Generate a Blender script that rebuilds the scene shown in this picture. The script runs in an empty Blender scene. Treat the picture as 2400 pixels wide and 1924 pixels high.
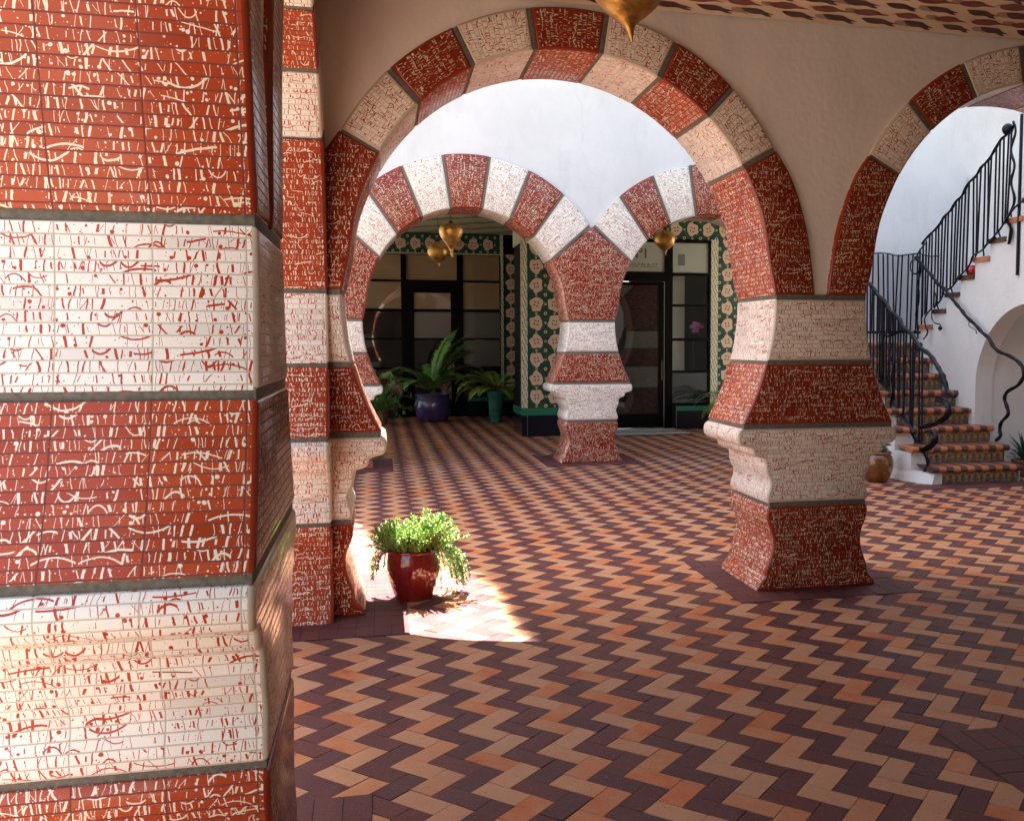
import bpy, bmesh, math, random
from mathutils import Vector, Matrix
from math import sin, cos, pi, radians, atan2, sqrt, hypot
random.seed(7)
D = bpy.data
SC = bpy.context.scene
COL = SC.collection

# ------------------------------------------------------------------ camera
cam = D.cameras.new('camera'); camo = D.objects.new('camera', cam); COL.objects.link(camo)
camo.location = (0, 0, 1.6845)
camo.rotation_euler = (pi/2 - 0.0690, 0, -0.2261)
cam.sensor_width = 36; cam.sensor_fit = 'HORIZONTAL'
cam.lens = 36*2270/2400; cam.shift_x = -212/2400; cam.clip_end = 500; cam.clip_start = .05
SC.camera = camo
# ------------------------------------------------------------------ sky and sun
SUN = Vector((-.18, 1, 2.3)).normalized()
w = D.worlds.new('World'); SC.world = w; w.use_nodes = True
wn = w.node_tree; bg = wn.nodes['Background']
sky = wn.nodes.new('ShaderNodeTexSky'); sky.sky_type = 'NISHITA'; sky.sun_disc = False
sky.sun_elevation = math.asin(SUN.z); sky.sun_rotation = atan2(SUN.x, SUN.y)
sky.air_density = 1.0; sky.dust_density = 2.0; sky.ozone_density = 1.0
tint = wn.nodes.new('ShaderNodeMix'); tint.data_type = 'RGBA'; tint.blend_type = 'MULTIPLY'; tint.inputs[0].default_value = 1
tint.inputs[7].default_value = (1.10, 1.0, .87, 1); wn.links.new(sky.outputs[0], tint.inputs[6]); wn.links.new(tint.outputs[2], bg.inputs[0]); bg.inputs[1].default_value = 0.078
sl = D.lights.new('sun', 'SUN'); so = D.objects.new('sun', sl); COL.objects.link(so)
sl.energy = 5.0; sl.angle = radians(.3); sl.color = (1, .95, .87)
so.rotation_euler = SUN.to_track_quat('Z', 'Y').to_euler()
SC.view_settings.view_transform = 'Standard'; SC.view_settings.look = 'None'
SC.view_settings.exposure = 3.42; SC.view_settings.gamma = 1
SC.cycles.max_bounces = 10; SC.cycles.diffuse_bounces = 6; SC.cycles.glossy_bounces = 4
SC.cycles.sample_clamp_indirect = 8

# ------------------------------------------------------------------ node helpers
class N:
    nt = None
    def __init__(s, k): s.k = k
    @staticmethod
    def m(op, a, b=None, c=None):
        n = N.nt.nodes.new('ShaderNodeMath'); n.operation = op
        for i, x in enumerate((a, b, c)):
            if x is None: continue
            if isinstance(x, N): N.nt.links.new(x.k, n.inputs[i])
            else: n.inputs[i].default_value = x
        return N(n.outputs[0])
    def __add__(s, o): return N.m('ADD', s, o)
    def __sub__(s, o): return N.m('SUBTRACT', s, o)
    def __rsub__(s, o): return N.m('SUBTRACT', o, s)
    def __mul__(s, o): return N.m('MULTIPLY', s, o)
    __rmul__ = __mul__; __radd__ = __add__
    def __truediv__(s, o): return N.m('DIVIDE', s, o)
    def fl(s): return N.m('FLOOR', s)
    def fr(s): return N.m('FRACT', s)
    def ab(s): return N.m('ABSOLUTE', s)
    def lt(s, o): return N.m('LESS_THAN', s, o)
    def gt(s, o): return N.m('GREATER_THAN', s, o)
    def mn(s, o): return N.m('MINIMUM', s, o)
    def mx(s, o): return N.m('MAXIMUM', s, o)

def newmat(name, rough=.5, col=(.5, .5, .5), metal=0, spec=.5):
    m = D.materials.new(name); m.use_nodes = True
    b = m.node_tree.nodes['Principled BSDF']
    b.inputs['Base Color'].default_value = (*col, 1); b.inputs['Roughness'].default_value = rough
    b.inputs['Metallic'].default_value = metal; b.inputs['Specular IOR Level'].default_value = spec
    N.nt = m.node_tree
    return m, b
def nd(t): return N.nt.nodes.new(t)
def lk(a, b): N.nt.links.new(a, b)
def wnoise(a, b, c):
    cb = nd('ShaderNodeCombineXYZ')
    for i, x in enumerate((a, b, c)):
        if isinstance(x, N): lk(x.k, cb.inputs[i])
        else: cb.inputs[i].default_value = x
    n = nd('ShaderNodeTexWhiteNoise'); n.noise_dimensions = '3D'; lk(cb.outputs[0], n.inputs['Vector'])
    s = nd('ShaderNodeSeparateColor'); lk(n.outputs['Color'], s.inputs[0])
    v = N((N(s.outputs[0])*97.0 + N(s.outputs[1])*53.0 + N(s.outputs[2])*31.0).fr().k)
    return v, N(s.outputs[0]), N(s.outputs[1]), N(s.outputs[2])
def mixc(f, a, b):
    n = nd('ShaderNodeMix'); n.data_type = 'RGBA'
    if isinstance(f, N): lk(f.k, n.inputs[0])
    else: n.inputs[0].default_value = f
    for i, x in ((6, a), (7, b)):
        if isinstance(x, tuple): n.inputs[i].default_value = (*x, 1)
        else: lk(x, n.inputs[i])
    return n.outputs[2]
def noise(scale, detail=3, rough=.5, co='Object', vec=None, dist=0):
    n = nd('ShaderNodeTexNoise'); n.inputs['Scale'].default_value = scale
    n.inputs['Detail'].default_value = detail; n.inputs['Roughness'].default_value = rough
    n.inputs['Distortion'].default_value = dist
    if vec is None:
        t = nd('ShaderNodeTexCoord'); vec = t.outputs[co]
    lk(vec, n.inputs['Vector'])
    return n
def ramp(fac, stops):
    r = nd('ShaderNodeValToRGB'); lk(fac, r.inputs[0]); e = r.color_ramp.elements
    while len(e) < len(stops): e.new(.5)
    for i, (p, c) in enumerate(stops): e[i].position = p; e[i].color = (*c, 1)
    return r.outputs[0]
def bump(h, b, strength=.3, dist=.01):
    n = nd('ShaderNodeBump'); n.inputs['Strength'].default_value = strength; n.inputs['Distance'].default_value = dist
    lk(h.k if isinstance(h, N) else h, n.inputs['Height']); lk(n.outputs[0], b.inputs['Normal'])

def tile_mat(name, base, var, ink, grout, rh, tw, bond, seed, inkw=1.0):
    """Hand painted glazed strip tiles: rows of tiles in metres of the UV map, each row with its own strokes, dots and arcs."""
    m, b = newmat(name, .16, base, 0, .28)
    uvn = nd('ShaderNodeUVMap'); uvn.uv_map = 'UVMap'
    nz = noise(45, 1, vec=uvn.outputs[0])
    sn = nd('ShaderNodeSeparateColor'); lk(nz.outputs['Color'], sn.inputs[0])
    sp = nd('ShaderNodeSeparateXYZ'); lk(uvn.outputs[0], sp.inputs[0])
    u, v = N(sp.outputs[0]), N(sp.outputs[1])
    row = (v/rh).fl(); fv = (v/rh).fr(); y = (fv - .5)*rh
    rr, r1, r2, r3 = wnoise(row, 3.3, seed)
    off = row*.5*bond - .135*(1 - bond)
    ut = u/tw + off; colm = ut.fl(); fu = ut.fr()
    g = .0019
    ed = N.m('MINIMUM', N.m('MINIMUM', fu, 1 - fu)*tw, N.m('MINIMUM', fv, 1 - fv)*rh)
    gm = ed.lt(g)
    u2 = u + (N(sn.outputs[0]) - .5)*.006
    y2 = y + (N(sn.outputs[1]) - .5)*.004
    tv, t1, t2, t3 = wnoise(colm, row, seed + 1)
    ink_m = None
    dn0 = noise(2.3, 2, vec=uvn.outputs[0]); dens = (N(dn0.outputs[0]) - .5)*1.5 + 1.12 + (t3 - .5)*.5
    def seg(cw, K, w0, w1, p, sd):
        cu = (u2 + r2*.5)/cw; ci = cu.fl(); x = (cu.fr() - .5)*cw
        a, b1, b2, b3 = wnoise(ci, row, seed + sd)
        k = (b1 - .5)*(2*K); x0 = (b2 - .5)*(cw*.5)
        d = (x - x0 - k*y2).ab()
        wd = (b3*b3*w1 + w0)*(inkw)
        half = (wnoise(ci, row, seed + sd + .5)[1])*.6 + .45
        return d.lt(wd)*a.lt(dens*p)*y2.ab().lt(half*(rh*.5))
    def arc(cw, p, sd):
        cu = (u2 + r3*.7)/cw; ci = cu.fl(); x = (cu.fr() - .5)*cw
        a, b1, b2, b3 = wnoise(ci, row, seed + sd)
        A = (b1 - .5)*(3.2*rh/(cw*cw)*2.2); c = (b2 - .5)*(rh*.8); S = (b3 - .5)*.5
        d = (y2 - (x*x*A + c + x*S)).ab()/N.m('SQRT', (x*A*2 + S)*(x*A*2 + S) + 1)
        return d.lt(.0012*inkw + b3*.0014*inkw)*a.lt(dens*p)*x.ab().lt(cw*.47*1)
    def dots(cs, rmax, p, sd):
        a1 = (u2/cs); a2 = (y2/cs); i1 = a1.fl(); i2 = a2.fl()
        a, b1, b2, b3 = wnoise(i1, row*7 + i2, seed + sd)
        dx = (a1.fr() - .5 - (b1 - .5)*.4)*cs; dy = (a2.fr() - .5 - (b2 - .5)*.4)*cs
        return N.m('SQRT', dx*dx + dy*dy).lt(b3*b3*rmax + .0006)*a.lt(dens*p)
    L = [seg(.0175, .30, .0006, .0026, .50, 11), seg(.043, .9, .0007, .0024, .34, 17), seg(.027, .22, .0005, .0011, .40, 41),
         arc(.10, .15, 23), arc(.047, .13, 67), dots(.0145, .0052, .13, 29), dots(.008, .0016, .13, 31)]
    ink_m = L[0]
    for l in L[1:]: ink_m = ink_m.mx(l)
    base2 = mixc(tv, base, var); base2 = mixc(wnoise(colm, row, seed + 71)[0].gt(.88)*.5, base2, tuple(x*.72 for x in base)); dn = noise(5, 5, .65, vec=uvn.outputs[0]); base2 = mixc((N(dn.outputs[0]) - .5).mx(0)*1.1, base2, tuple(x*.7+.02 for x in base))
    c = mixc(ink_m, base2, ink)
    c = mixc(gm, c, grout)
    lk(c, b.inputs['Base Color'])
    rg = gm*.55 + .14 + ink_m*.05
    big = noise(9, 2, vec=uvn.outputs[0])
    rg = rg + N(big.outputs[0])*.08
    lk(rg.k, b.inputs['Roughness'])
    h = N.m('MINIMUM', ed, .004)/.004 + (t1 - .5)*.5 + ink_m*.12 + (fu - .5)*(t2 - .5)*1.2
    bump(h, b, .5, .0016)
    return m

REDC = (.35, .050, .017); REDV = (.42, .072, .024); CREAM = (.78, .70, .55)
WHT = (.85, .815, .74); WHV = (.81, .77, .69); INKR = (.40, .045, .014)
GR = (.16, .045, .035); GW = (.50, .45, .36)
M = {}
M['redj'] = tile_mat('red_glazed_tile_long', REDC, REDV, CREAM, GR, .031, .2215, 0, 1.0, 1.12)
M['whitej'] = tile_mat('white_glazed_tile_long', WHT, WHV, INKR, GW, .031, .2215, 0, 2.0, 1.12)
M['redf'] = tile_mat('red_glazed_tile', (.20, .016, .0045), (.245, .025, .006), (.78, .64, .44), (.12, .02, .012), .0285, .15, .5, 3.0, .85)
M['whitef'] = tile_mat('white_glazed_tile', (.84, .78, .67), (.80, .73, .61), (.30, .03, .01), (.46, .37, .27), .0285, .16, .5, 4.0, 1.0)
# edge trim tiles (plain, glazed)
def trim(name, c):
    m, b = newmat(name, .2, c)
    n = noise(12, 3); lk(mixc(N(n.outputs[0]), c, tuple(x*.8 for x in c)), b.inputs['Base Color'])
    n2 = noise(40, 2); bump(n2.outputs[0], b, .15, .003)
    return m
M['redt'] = trim('red_edge_trim', (.27, .035, .014)); M['whitet'] = trim('white_edge_trim', (.62, .54, .43))
def mortar():
    m, b = newmat('mortar_joint', .75, (.2, .18, .14))
    n = noise(60, 4); lk(ramp(n.outputs[0], [(.3, (.085, .076, .058)), (.7, (.17, .15, .115))]), b.inputs['Base Color'])
    bump(n.outputs[0], b, .3, .004); return m
M['mortar'] = mortar()
def plaster(name, c, c2):
    m, b = newmat(name, .8, c)
    n = noise(1.1, 6, .62); n2 = noise(28, 4)
    lk(ramp(n.outputs[0], [(.36, c2), (.6, c)]), b.inputs['Base Color'])
    tc = nd('ShaderNodeTexCoord'); mp = nd('ShaderNodeMapping'); mp.inputs['Scale'].default_value = (1, 1, .28); lk(tc.outputs['Object'], mp.inputs[0])
    st_ = noise(3.4, 5, .7, vec=mp.outputs[0]); vo = nd('ShaderNodeTexVoronoi'); vo.feature = 'DISTANCE_TO_EDGE'; vo.inputs['Scale'].default_value = .55
    wv = noise(2.5, 4, .6); ad = nd('ShaderNodeMix'); ad.data_type = 'VECTOR'; ad.inputs[0].default_value = .22; lk(tc.outputs['Object'], ad.inputs[4]); lk(wv.outputs['Color'], ad.inputs[5]); lk(ad.outputs[1], vo.inputs['Vector'])
    col0 = ramp(n.outputs[0], [(.36, c2), (.6, c)])
    col1 = mixc((N(st_.outputs[0]) - .54).mx(0)*1.6, col0, tuple(x*.72 for x in c2))
    crack = N(vo.outputs['Distance']).lt(.0035)*N(n.outputs[0]).gt(.5)*.08
    lk(mixc(crack, col1, tuple(x*.5 for x in c2)), b.inputs['Base Color'])
    h = N(n.outputs[0])*.7 + N(n2.outputs[0])*.25 + N(st_.outputs[0])*.4
    bump(h, b, .38, .03); return m
M['plaster'] = plaster('white_plaster', (.66, .64, .60), (.60, .58, .54))
M['plaster_in'] = plaster('cream_plaster', (.76, .71, .64), (.69, .64, .57))

# ------------------------------------------------------------------ object helpers
def tag(o, label=None, cat=None, group=None, kind=None):
    if label: o['label'] = label
    if cat: o['category'] = cat
    if group: o['group'] = group
    if kind: o['kind'] = kind
    return o
def thing(name, loc, label, cat, group=None):
    o = D.objects.new(name, None); COL.objects.link(o); o.location = loc; o.empty_display_size = .1
    return tag(o, label, cat, group)
def mesh(name, V, F, mats, parent=None, uv=None, mi=None, smooth=None, attr=None):
    """V in world metres; the parent's location is subtracted so parts sit under their thing."""
    me = D.meshes.new(name)
    off = Vector((0, 0, 0)); p = parent
    while p is not None: off += p.location; p = p.parent
    o = D.objects.new(name, me); COL.objects.link(o)
    if parent is None and V:
        xs = [v[0] for v in V]; ys = [v[1] for v in V]; zs = [v[2] for v in V]
        off = Vector(((min(xs) + max(xs))/2, (min(ys) + max(ys))/2, min(zs))); o.location = off
    me.from_pydata([(v[0] - off.x, v[1] - off.y, v[2] - off.z) for v in V], [], F)
    for m in (mats if isinstance(mats, (list, tuple)) else [mats]): me.materials.append(m)
    if mi: me.polygons.foreach_set('material_index', mi)
    if uv:
        l = me.uv_layers.new(name='UVMap'); flat = []
        for f in uv:
            for c in f: flat += [c[0], c[1]]
        l.data.foreach_set('uv', flat)
    if attr:
        for an, vals in attr.items():
            a = me.attributes.new(an, 'FLOAT', 'FACE'); a.data.foreach_set('value', vals)
    if smooth:
        me.polygons.foreach_set('use_smooth', [True]*len(me.polygons))
        if smooth is not True: me.set_sharp_from_angle(angle=radians(smooth))
    me.validate(); me.update()
    if parent is not None: o.parent = parent
    return o
def fixn(o):
    bm = bmesh.new(); bm.from_mesh(o.data); bmesh.ops.recalc_face_normals(bm, faces=bm.faces); bm.to_mesh(o.data); bm.free(); return o
class B:
    """collects geometry for one mesh"""
    def __init__(s): s.V = []; s.F = []; s.mi = []; s.uv = []
    def quad(s, a, b, c, d, m=0):
        n = len(s.V); s.V += [a, b, c, d]; s.F.append((n, n+1, n+2, n+3)); s.mi.append(m)
    def poly(s, P, m=0):
        n = len(s.V); s.V += list(P); s.F.append(tuple(range(n, n+len(P)))); s.mi.append(m)
    def box(s, x0, x1, y0, y1, z0, z1, m=0):
        n = len(s.V); s.V += [(x, y, z) for z in (z0, z1) for y in (y0, y1) for x in (x0, x1)]
        for f in ((0, 2, 3, 1), (4, 5, 7, 6), (0, 1, 5, 4), (2, 6, 7, 3), (0, 4, 6, 2), (1, 3, 7, 5)):
            s.F.append(tuple(n+i for i in f)); s.mi.append(m)
    def tube(s, P, r, k=8, m=0, flat=1.0, cap=True):
        P = [Vector(p) for p in P]; n0 = len(s.V); up = None
        for i, p in enumerate(P):
            t = (P[min(i+1, len(P)-1)] - P[max(i-1, 0)]).normalized()
            if up is None: up = t.orthogonal().normalized()
            up = (up - t*up.dot(t)); up = up.normalized() if up.length > 1e-6 else t.orthogonal().normalized()
            sd = t.cross(up); rr = r[i] if isinstance(r, (list, tuple)) else r
            for j in range(k):
                a = 2*pi*j/k; s.V.append(tuple(p + up*(cos(a)*rr) + sd*(sin(a)*rr*flat)))
        for i in range(len(P)-1):
            for j in range(k):
                a = n0+i*k+j; b = n0+i*k+(j+1) % k
                s.F.append((a, b, b+k, a+k)); s.mi.append(m)
        if cap:
            s.F.append(tuple(n0+j for j in range(k))[::-1]); s.mi.append(m)
            q = n0+(len(P)-1)*k; s.F.append(tuple(q+j for j in range(k))); s.mi.append(m)
    def lathe(s, prof, c, k=40, m=0):
        n0 = len(s.V)
        for r, z in prof:
            for j in range(k):
                a = 2*pi*j/k; s.V.append((c[0]+r*cos(a), c[1]+r*sin(a), c[2]+z))
        for i in range(len(prof)-1):
            for j in range(k):
                a = n0+i*k+j; b = n0+i*k+(j+1) % k
                s.F.append((a, b, b+k, a+k)); s.mi.append(m)
    def build(s, name, mats, parent=None, smooth=None):
        return mesh(name, s.V, s.F, mats, parent, mi=s.mi, smooth=smooth)
def crom(P, n=4, closed=False):
    """Catmull-Rom through points (tuples of any size)"""
    out = []; L = len(P)
    for i in range(L-1):
        p0 = P[max(i-1, 0)]; p1 = P[i]; p2 = P[i+1]; p3 = P[min(i+2, L-1)]
        for j in range(n):
            t = j/n
            out.append(tuple(.5*((2*b) + (-a+c)*t + (2*a-5*b+4*c-d)*t*t + (-a+3*b-3*c+d)*t*t*t) for a, b, c, d in zip(p0, p1, p2, p3)))
    out.append(tuple(P[-1])); return out

# ------------------------------------------------------------------ arcade masonry
# a wall is described in its own frame: s along the wall, n into the wall from its show face, z up
class Fr:
    def __init__(s, kind, base): s.kind = kind; s.base = base
    def __call__(s, a, n, z):
        return (a, s.base+n, z) if s.kind == 'x' else (s.base-n, a, z)
def inset(P, d):
    """shift a closed counter-clockwise outline inwards by d"""
    out = []; L = len(P)
    for i in range(L):
        a, b, c = P[i-1], P[i], P[(i+1) % L]
        e1 = (b[0]-a[0], b[1]-a[1]); e2 = (c[0]-b[0], c[1]-b[1])
        l1 = hypot(*e1) or 1e-9; l2 = hypot(*e2) or 1e-9
        n1 = (-e1[1]/l1, e1[0]/l1); n2 = (-e2[1]/l2, e2[0]/l2)
        nx, ny = n1[0]+n2[0], n1[1]+n2[1]; q = nx*n1[0]+ny*n1[1]
        k = min(d/q if q > .35 else d/.35, 2*d)
        out.append((b[0]+nx*k, b[1]+ny*k))
    return out
def area(P): return sum(P[i-1][0]*P[i][1]-P[i][0]*P[i-1][1] for i in range(len(P)))/2
def block(name, P, fr, n0, n1, mats, parent, fuv=None, bev=.017, uoff=0, voff=0):
    """extruded outline with rounded front and back edges; mats = face, jamb, trim"""
    if area(P) < 0: P = P[::-1]
    L = len(P)
    rings = []
    steps = [(1, 0), (.62, .12), (.28, .38), (.0, 1)]
    for a, b in steps: rings.append((inset(P, bev*a), n0+bev*b))
    for a, b in steps[::-1]: rings.append((inset(P, bev*a), n1-bev*b))
    V = []; F = []; UV = []; MI = []
    for R, n in rings: V += [fr(s, n, z) for s, z in R]
    arc = [0]
    for i in range(L): arc.append(arc[-1]+hypot(P[(i+1) % L][0]-P[i][0], P[(i+1) % L][1]-P[i][1]))
    for r in range(len(rings)-1):
        n_a, n_b = rings[r][1], rings[r+1][1]
        for i in range(L):
            j = (i+1) % L
            F.append((r*L+j, r*L+i, (r+1)*L+i, (r+1)*L+j)); MI.append(1 if r == 3 else 2)
            UV.append(((n_a+uoff, arc[i+1]+voff), (n_a+uoff, arc[i]+voff), (n_b+uoff, arc[i]+voff), (n_b+uoff, arc[i+1]+voff)))
    f0 = tuple(range(L)); q = (len(rings)-1)*L; f1 = tuple(range(q, q+L))[::-1]
    fu = fuv or (lambda s, z: (s, z))
    for f, R in ((f0, rings[0][0]), (f1, rings[-1][0])):
        F.append(f); MI.append(0); UV.append([fu(*R[i % L]) for i in f])
    o = mesh(name, V, F, mats, parent, uv=UV, mi=MI, smooth=35)
    return o
HALF = [(2.01, .33), (1.84, .335), (1.69, .355), (1.566, .383), (1.54, .392), (1.42, .428), (1.304, .472), (1.185, .53), (1.139, .553)]
BLK = [
    [(1.982, .33), (1.9, .332), (1.84, .336), (1.69, .355), (1.568, .383)],
    [(1.545, .391), (1.42, .43), (1.304, .474), (1.2, .524), (1.139, .554)],
    [(1.113, .560), (1.098, .578), (1.075, .586), (1.05, .588), (1.02, .580), (1.0, .560), (.992, .52), (.986, .495), (.972, .480), (.945, .476), (.93, .462), (.918, .436), (.911, .405), (.9, .392), (.87, .386), (.834, .385), (.8, .374), (.77, .356), (.745, .349), (.72, .351), (.69, .360), (.66, .372), (.63, .374), (.604, .366)],
    [(.58, .360), (.56, .370), (.53, .374), (.49, .369), (.45, .354), (.42, .341), (.385, .331), (.355, .326), (.315, .326), (.28, .331), (.24, .343), (.2, .358), (.16, .373), (.135, .380), (.115, .380), (.1, .381), (.085, .392), (.07, .404), (.05, .422), (.03, .436), (.0, .442)]]
BCOL = ['white', 'red', 'white', 'red']
def mats(c): return [M[c+'f'], M[c+'j'], M[c+'t']]
def matsj(c): return [M[c+'j'], M[c+'j'], M[c+'t']]
def pier_blocks(root, cs, fr, thick, nidx=0):
    for bi, prof in enumerate(BLK):
        R = [(cs+d, z) for z, d in prof]; Lp = [(cs-d, z) for z, d in prof][::-1]
        P = R+Lp
        block('pier_block', P, fr, 0, thick, mats(BCOL[bi]), root, fuv=lambda s, z, q=nidx*1.71+bi*.57: (s+q, z+q), voff=(nidx*41+bi*13)*.031)
    # mortar cores between the blocks
    for (z1, z0, d) in ((2.013, 1.972, .33), (1.575, 1.539, .387), (1.145, 1.107, .553), (.61, .574, .361)):
        d2 = d-.006
        P = [(cs-d2, z0), (cs+d2, z0), (cs+d2, z1), (cs-d2, z1)]
        block('mortar_joint', P, fr, .008, thick-.008, [M['mortar']]*3, root, bev=.004)
RI = 1.332; RO1 = 1.592; RO2 = 2.05; CZ = 2.185; HS = 1.734
ANG = [151.2, 133.9, 116.5, 99.1, 81.1, 63.7, 46.8, 29.3]
OANG = [146.3, 130.6, 114.9, 98.9, 81.1, 65.1, 49.4, 33.7]
def pol(c, r, a): a = radians(a); return (c+r*cos(a), CZ+r*sin(a))
def arch(root, c, fr, thick, ro, mo, clip=None):
    g = .55  # half of joint width in degrees at outer radius
    for i in range(7):
        a1, a0 = ANG[i], ANG[i+1]
        col = 'white' if i % 2 == 0 else 'red'
        n = 9; gi = radians(1)*0+.6
        P = [pol(c, RI, a0+gi+(a1-a0-2*gi)*k/n) for k in range(n+1)]
        go = gi*RI/ro
        if ro > 1.8:
            o1, o0 = OANG[i], OANG[i+1]; go = .4
            outer = [pol(c, ro, o1-go-(o1-o0-2*go)*k/n) for k in range(n+1)]
        elif False:
            # neighbouring outer rings meet over the pier
            outer = []
            for k in range(n+1):
                p = pol(c, ro, a1-go-(a1-a0-2*go)*k/n)
                outer.append(p)
            outer = [(max(min(p[0], c+HS-.012), c-HS+.012), p[1]) for p in outer]
        else:
            outer = [pol(c, ro, a1-go-(a1-a0-2*go)*k/n) for k in range(n+1)]
        P = P+outer
        f = lambda s, z, c=c: (hypot(s-c, z-CZ), atan2(z-CZ, s-c)*1.45)
        block('voussoir', P, fr, 0, thick, mats(col), root, f, voff=i*.036*29+c*7*.031)
    # mortar: thin radial slabs between the voussoirs
    for a, oa in zip(ANG, OANG if ro > 1.8 else ANG):
        p, q = pol(c, RI+.006, a), pol(c, ro-.006, oa); ca = atan2(q[1]-p[1], q[0]-p[0]); tx, tz = -sin(ca)*.015, cos(ca)*.015
        P = [(p[0]-tx, p[1]-tz), (q[0]-tx, q[1]-tz), (q[0]+tx, q[1]+tz), (p[0]+tx, p[1]+tz)]
        if ro > 1.8:
            P = [(max(min(x, c+HS-.004), c-HS+.004), z) for x, z in P]
        block('mortar_joint', P, fr, .008, thick-.008, [M['mortar']]*3, root, bev=.003)
INNER = [(2.01, .333), (2.15, .367), (2.28, .39), (2.406, .409), (2.51, .432), (2.6, .462), (2.68, .495), (2.764, .533), (2.832, .567)]
OUT1 = [(2.955, .335), (2.826, .246), (2.652, .17), (2.414, .1), (2.157, .062), (2.012, .045)]
def springers(root, cs, fr, thick, ro, sides=(-1, 1)):
    if ro > 1.8:
        ring = crom([(d, z) for z, d in INNER], 2)
        rt = [(cs+d, z) for d, z in ring]; lf = [(cs-d, z) for d, z in ring][::-1]
        block('springer_block', rt+[(cs, 3.305)]+lf, fr, 0, thick, mats('red'), root)
        return
    for sg in sides:
        P = [(cs+sg*d, z) for d, z in crom([(d, z) for z, d in INNER], 2)]+[(cs+sg*d, z) for d, z in crom([(d, z) for z, d in OUT1], 2)]
        block('springer_block', P, fr, 0, thick, mats('red'), root)
def wall_bay(B_, c, fr, n0, n1, ztop, ro, s0=None, s1=None):
    """plaster between two pier centre lines above one arch"""
    rm = (RI+ro)/2 if ro < 1.8 else ro-.12
    s0 = c-HS if s0 is None else s0; s1 = c+HS if s1 is None else s1
    lo = 2.0 if ro < 1.8 else 3.1
    ring = [(c-rm*cos(radians(a)), CZ+rm*sin(radians(a))) for a in range(20, 161, 5)]
    pts = [p for p in ring if s0 < p[0] < s1]
    if ro < 1.8: path = [(s0, lo), (c-HS+.07, lo), (c-HS+.1, 2.4)] + [p for p in pts if p[1] > 2.75] + [(c+HS-.1, 2.4), (c+HS-.07, lo), (s1, lo)]
    else: path = [(s0, lo)] + [p for p in pts if p[1] > lo] + [(s1, lo)]
    for (a, b) in zip(path, path[1:]):
        for n, rev in ((n0, 0), (n1, 1)):
            q = [fr(a[0], n, a[1]), fr(b[0], n, b[1]), fr(b[0], n, ztop), fr(a[0], n, ztop)]
            B_.quad(*(q if not rev else q[::-1]))
        B_.quad(fr(a[0], n0, a[1]), fr(a[0], n1, a[1]), fr(b[0], n1, b[1]), fr(b[0], n0, b[1]))
T = .73
W1 = Fr('x', 6.085); W2 = Fr('x', 13.33); WA = Fr('y', -.294)
PX = [-.548, 2.92, 6.388]
CEIL = 3.80
# pillars ---------------------------------------------------------
def pillar(s, fr, label, ro=RO1, sides=(-1, 1), second=None):
    p = fr(s, T/2, 0)
    r = thing('striped_pillar', p, label, 'pillar', 'red and white striped tiled pillars')
    pier_blocks(r, s, fr, T, int(s*3) % 5)
    springers(r, s, fr, T, ro, sides)
    if second: pier_blocks(r, second[0], second[1], T, 2); springers(r, second[0], second[1], T, ro)
    return r
P0 = pillar(2.95, WA, 'huge red and white tiled pillar filling the left foreground')
P1 = pillar(PX[0], W1, 'corner pillar of red and white painted tile behind the red flower pot', sides=(1,), second=(6.385, WA))
P2 = pillar(PX[1], W1, 'flared red and white tiled pillar standing alone at right, nearest the iron stair railing')
P2r = pillar(PX[2], W1, 'striped tiled pillar carrying the far right end of the near arcade')
P3l = pillar(PX[0], W2, 'distant striped pillar at far left, half hidden, with a leafy potted plant behind it', RO2)
P3 = pillar(PX[1], W2, 'distant striped pillar under the point where the two far arches meet', RO2)
P3r = pillar(PX[2], W2, 'striped pillar at the right end of the far arcade, hidden behind the near one', RO2)
def mkarch(c, fr, ro, label):
    r = thing('horseshoe_arch', fr(c, T/2, CZ+RI), label, 'arch', 'red and white striped horseshoe arches')
    arch(r, c, fr, T, ro, 0); return r
C1, C2 = PX[0]+HS, PX[1]+HS
mkarch(C1, W1, RO1, 'large dark near arch of red and cream voussoirs framing the courtyard')
mkarch(C2, W1, RO1, 'near arch cut by the right picture edge, framing the iron stair railing')
mkarch(C1, W2, RO2, 'bright distant arch with two gold lanterns hanging inside it')
mkarch(C2, W2, RO2, 'bright distant arch with one gold lantern above the black glass door')
CA = 4.67
mkarch(CA, WA, RO1, 'side arch seen edge on between the foreground pillar and the corner pillar')
mkarch(2.97-HS, WA, RO1, 'side arch springing from the foreground pillar over the left picture edge')
# plaster walls -----------------------------------------------------
b_ = B()
for c in (C1, C2): wall_bay(b_, c, W1, .028, T-.028, 4.6, RO1)
b_.box(7.0, 9.3, 6.1, 6.77, 0, 4.6)
tag(b_.build('plaster_wall', [M['plaster_in']]), 'shaded tan plaster wall between and above the near arches', 'wall')
b_ = B()
wall_bay(b_, CA, WA, .028, T-.028, 4.6, RO1, s1=6.095)
wall_bay(b_, 2.97-HS, WA, .028, T-.028, 4.6, RO1)
tag(b_.build('plaster_wall', [M['plaster_in']]), 'narrow strip of side wall above the foreground pillar at upper left', 'wall')
b_ = B()
for c in (C1, C2): wall_bay(b_, c, W2, .05, T-.05, 8.2, RO2)
b_.box(6.30, 12.0, 13.22, 14.0, 0, 8.2); b_.box(-6, PX[0]-HS*0-.0, 13.4, 14.0, 3.1, 8.2)
b_.box(-6, -1.15, 13.4, 14.0, 0, 3.1)
tag(b_.build('plaster_wall', [M['plaster']]), 'bright white plaster wall above the far arches, continuing behind the stairs', 'wall')

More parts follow.
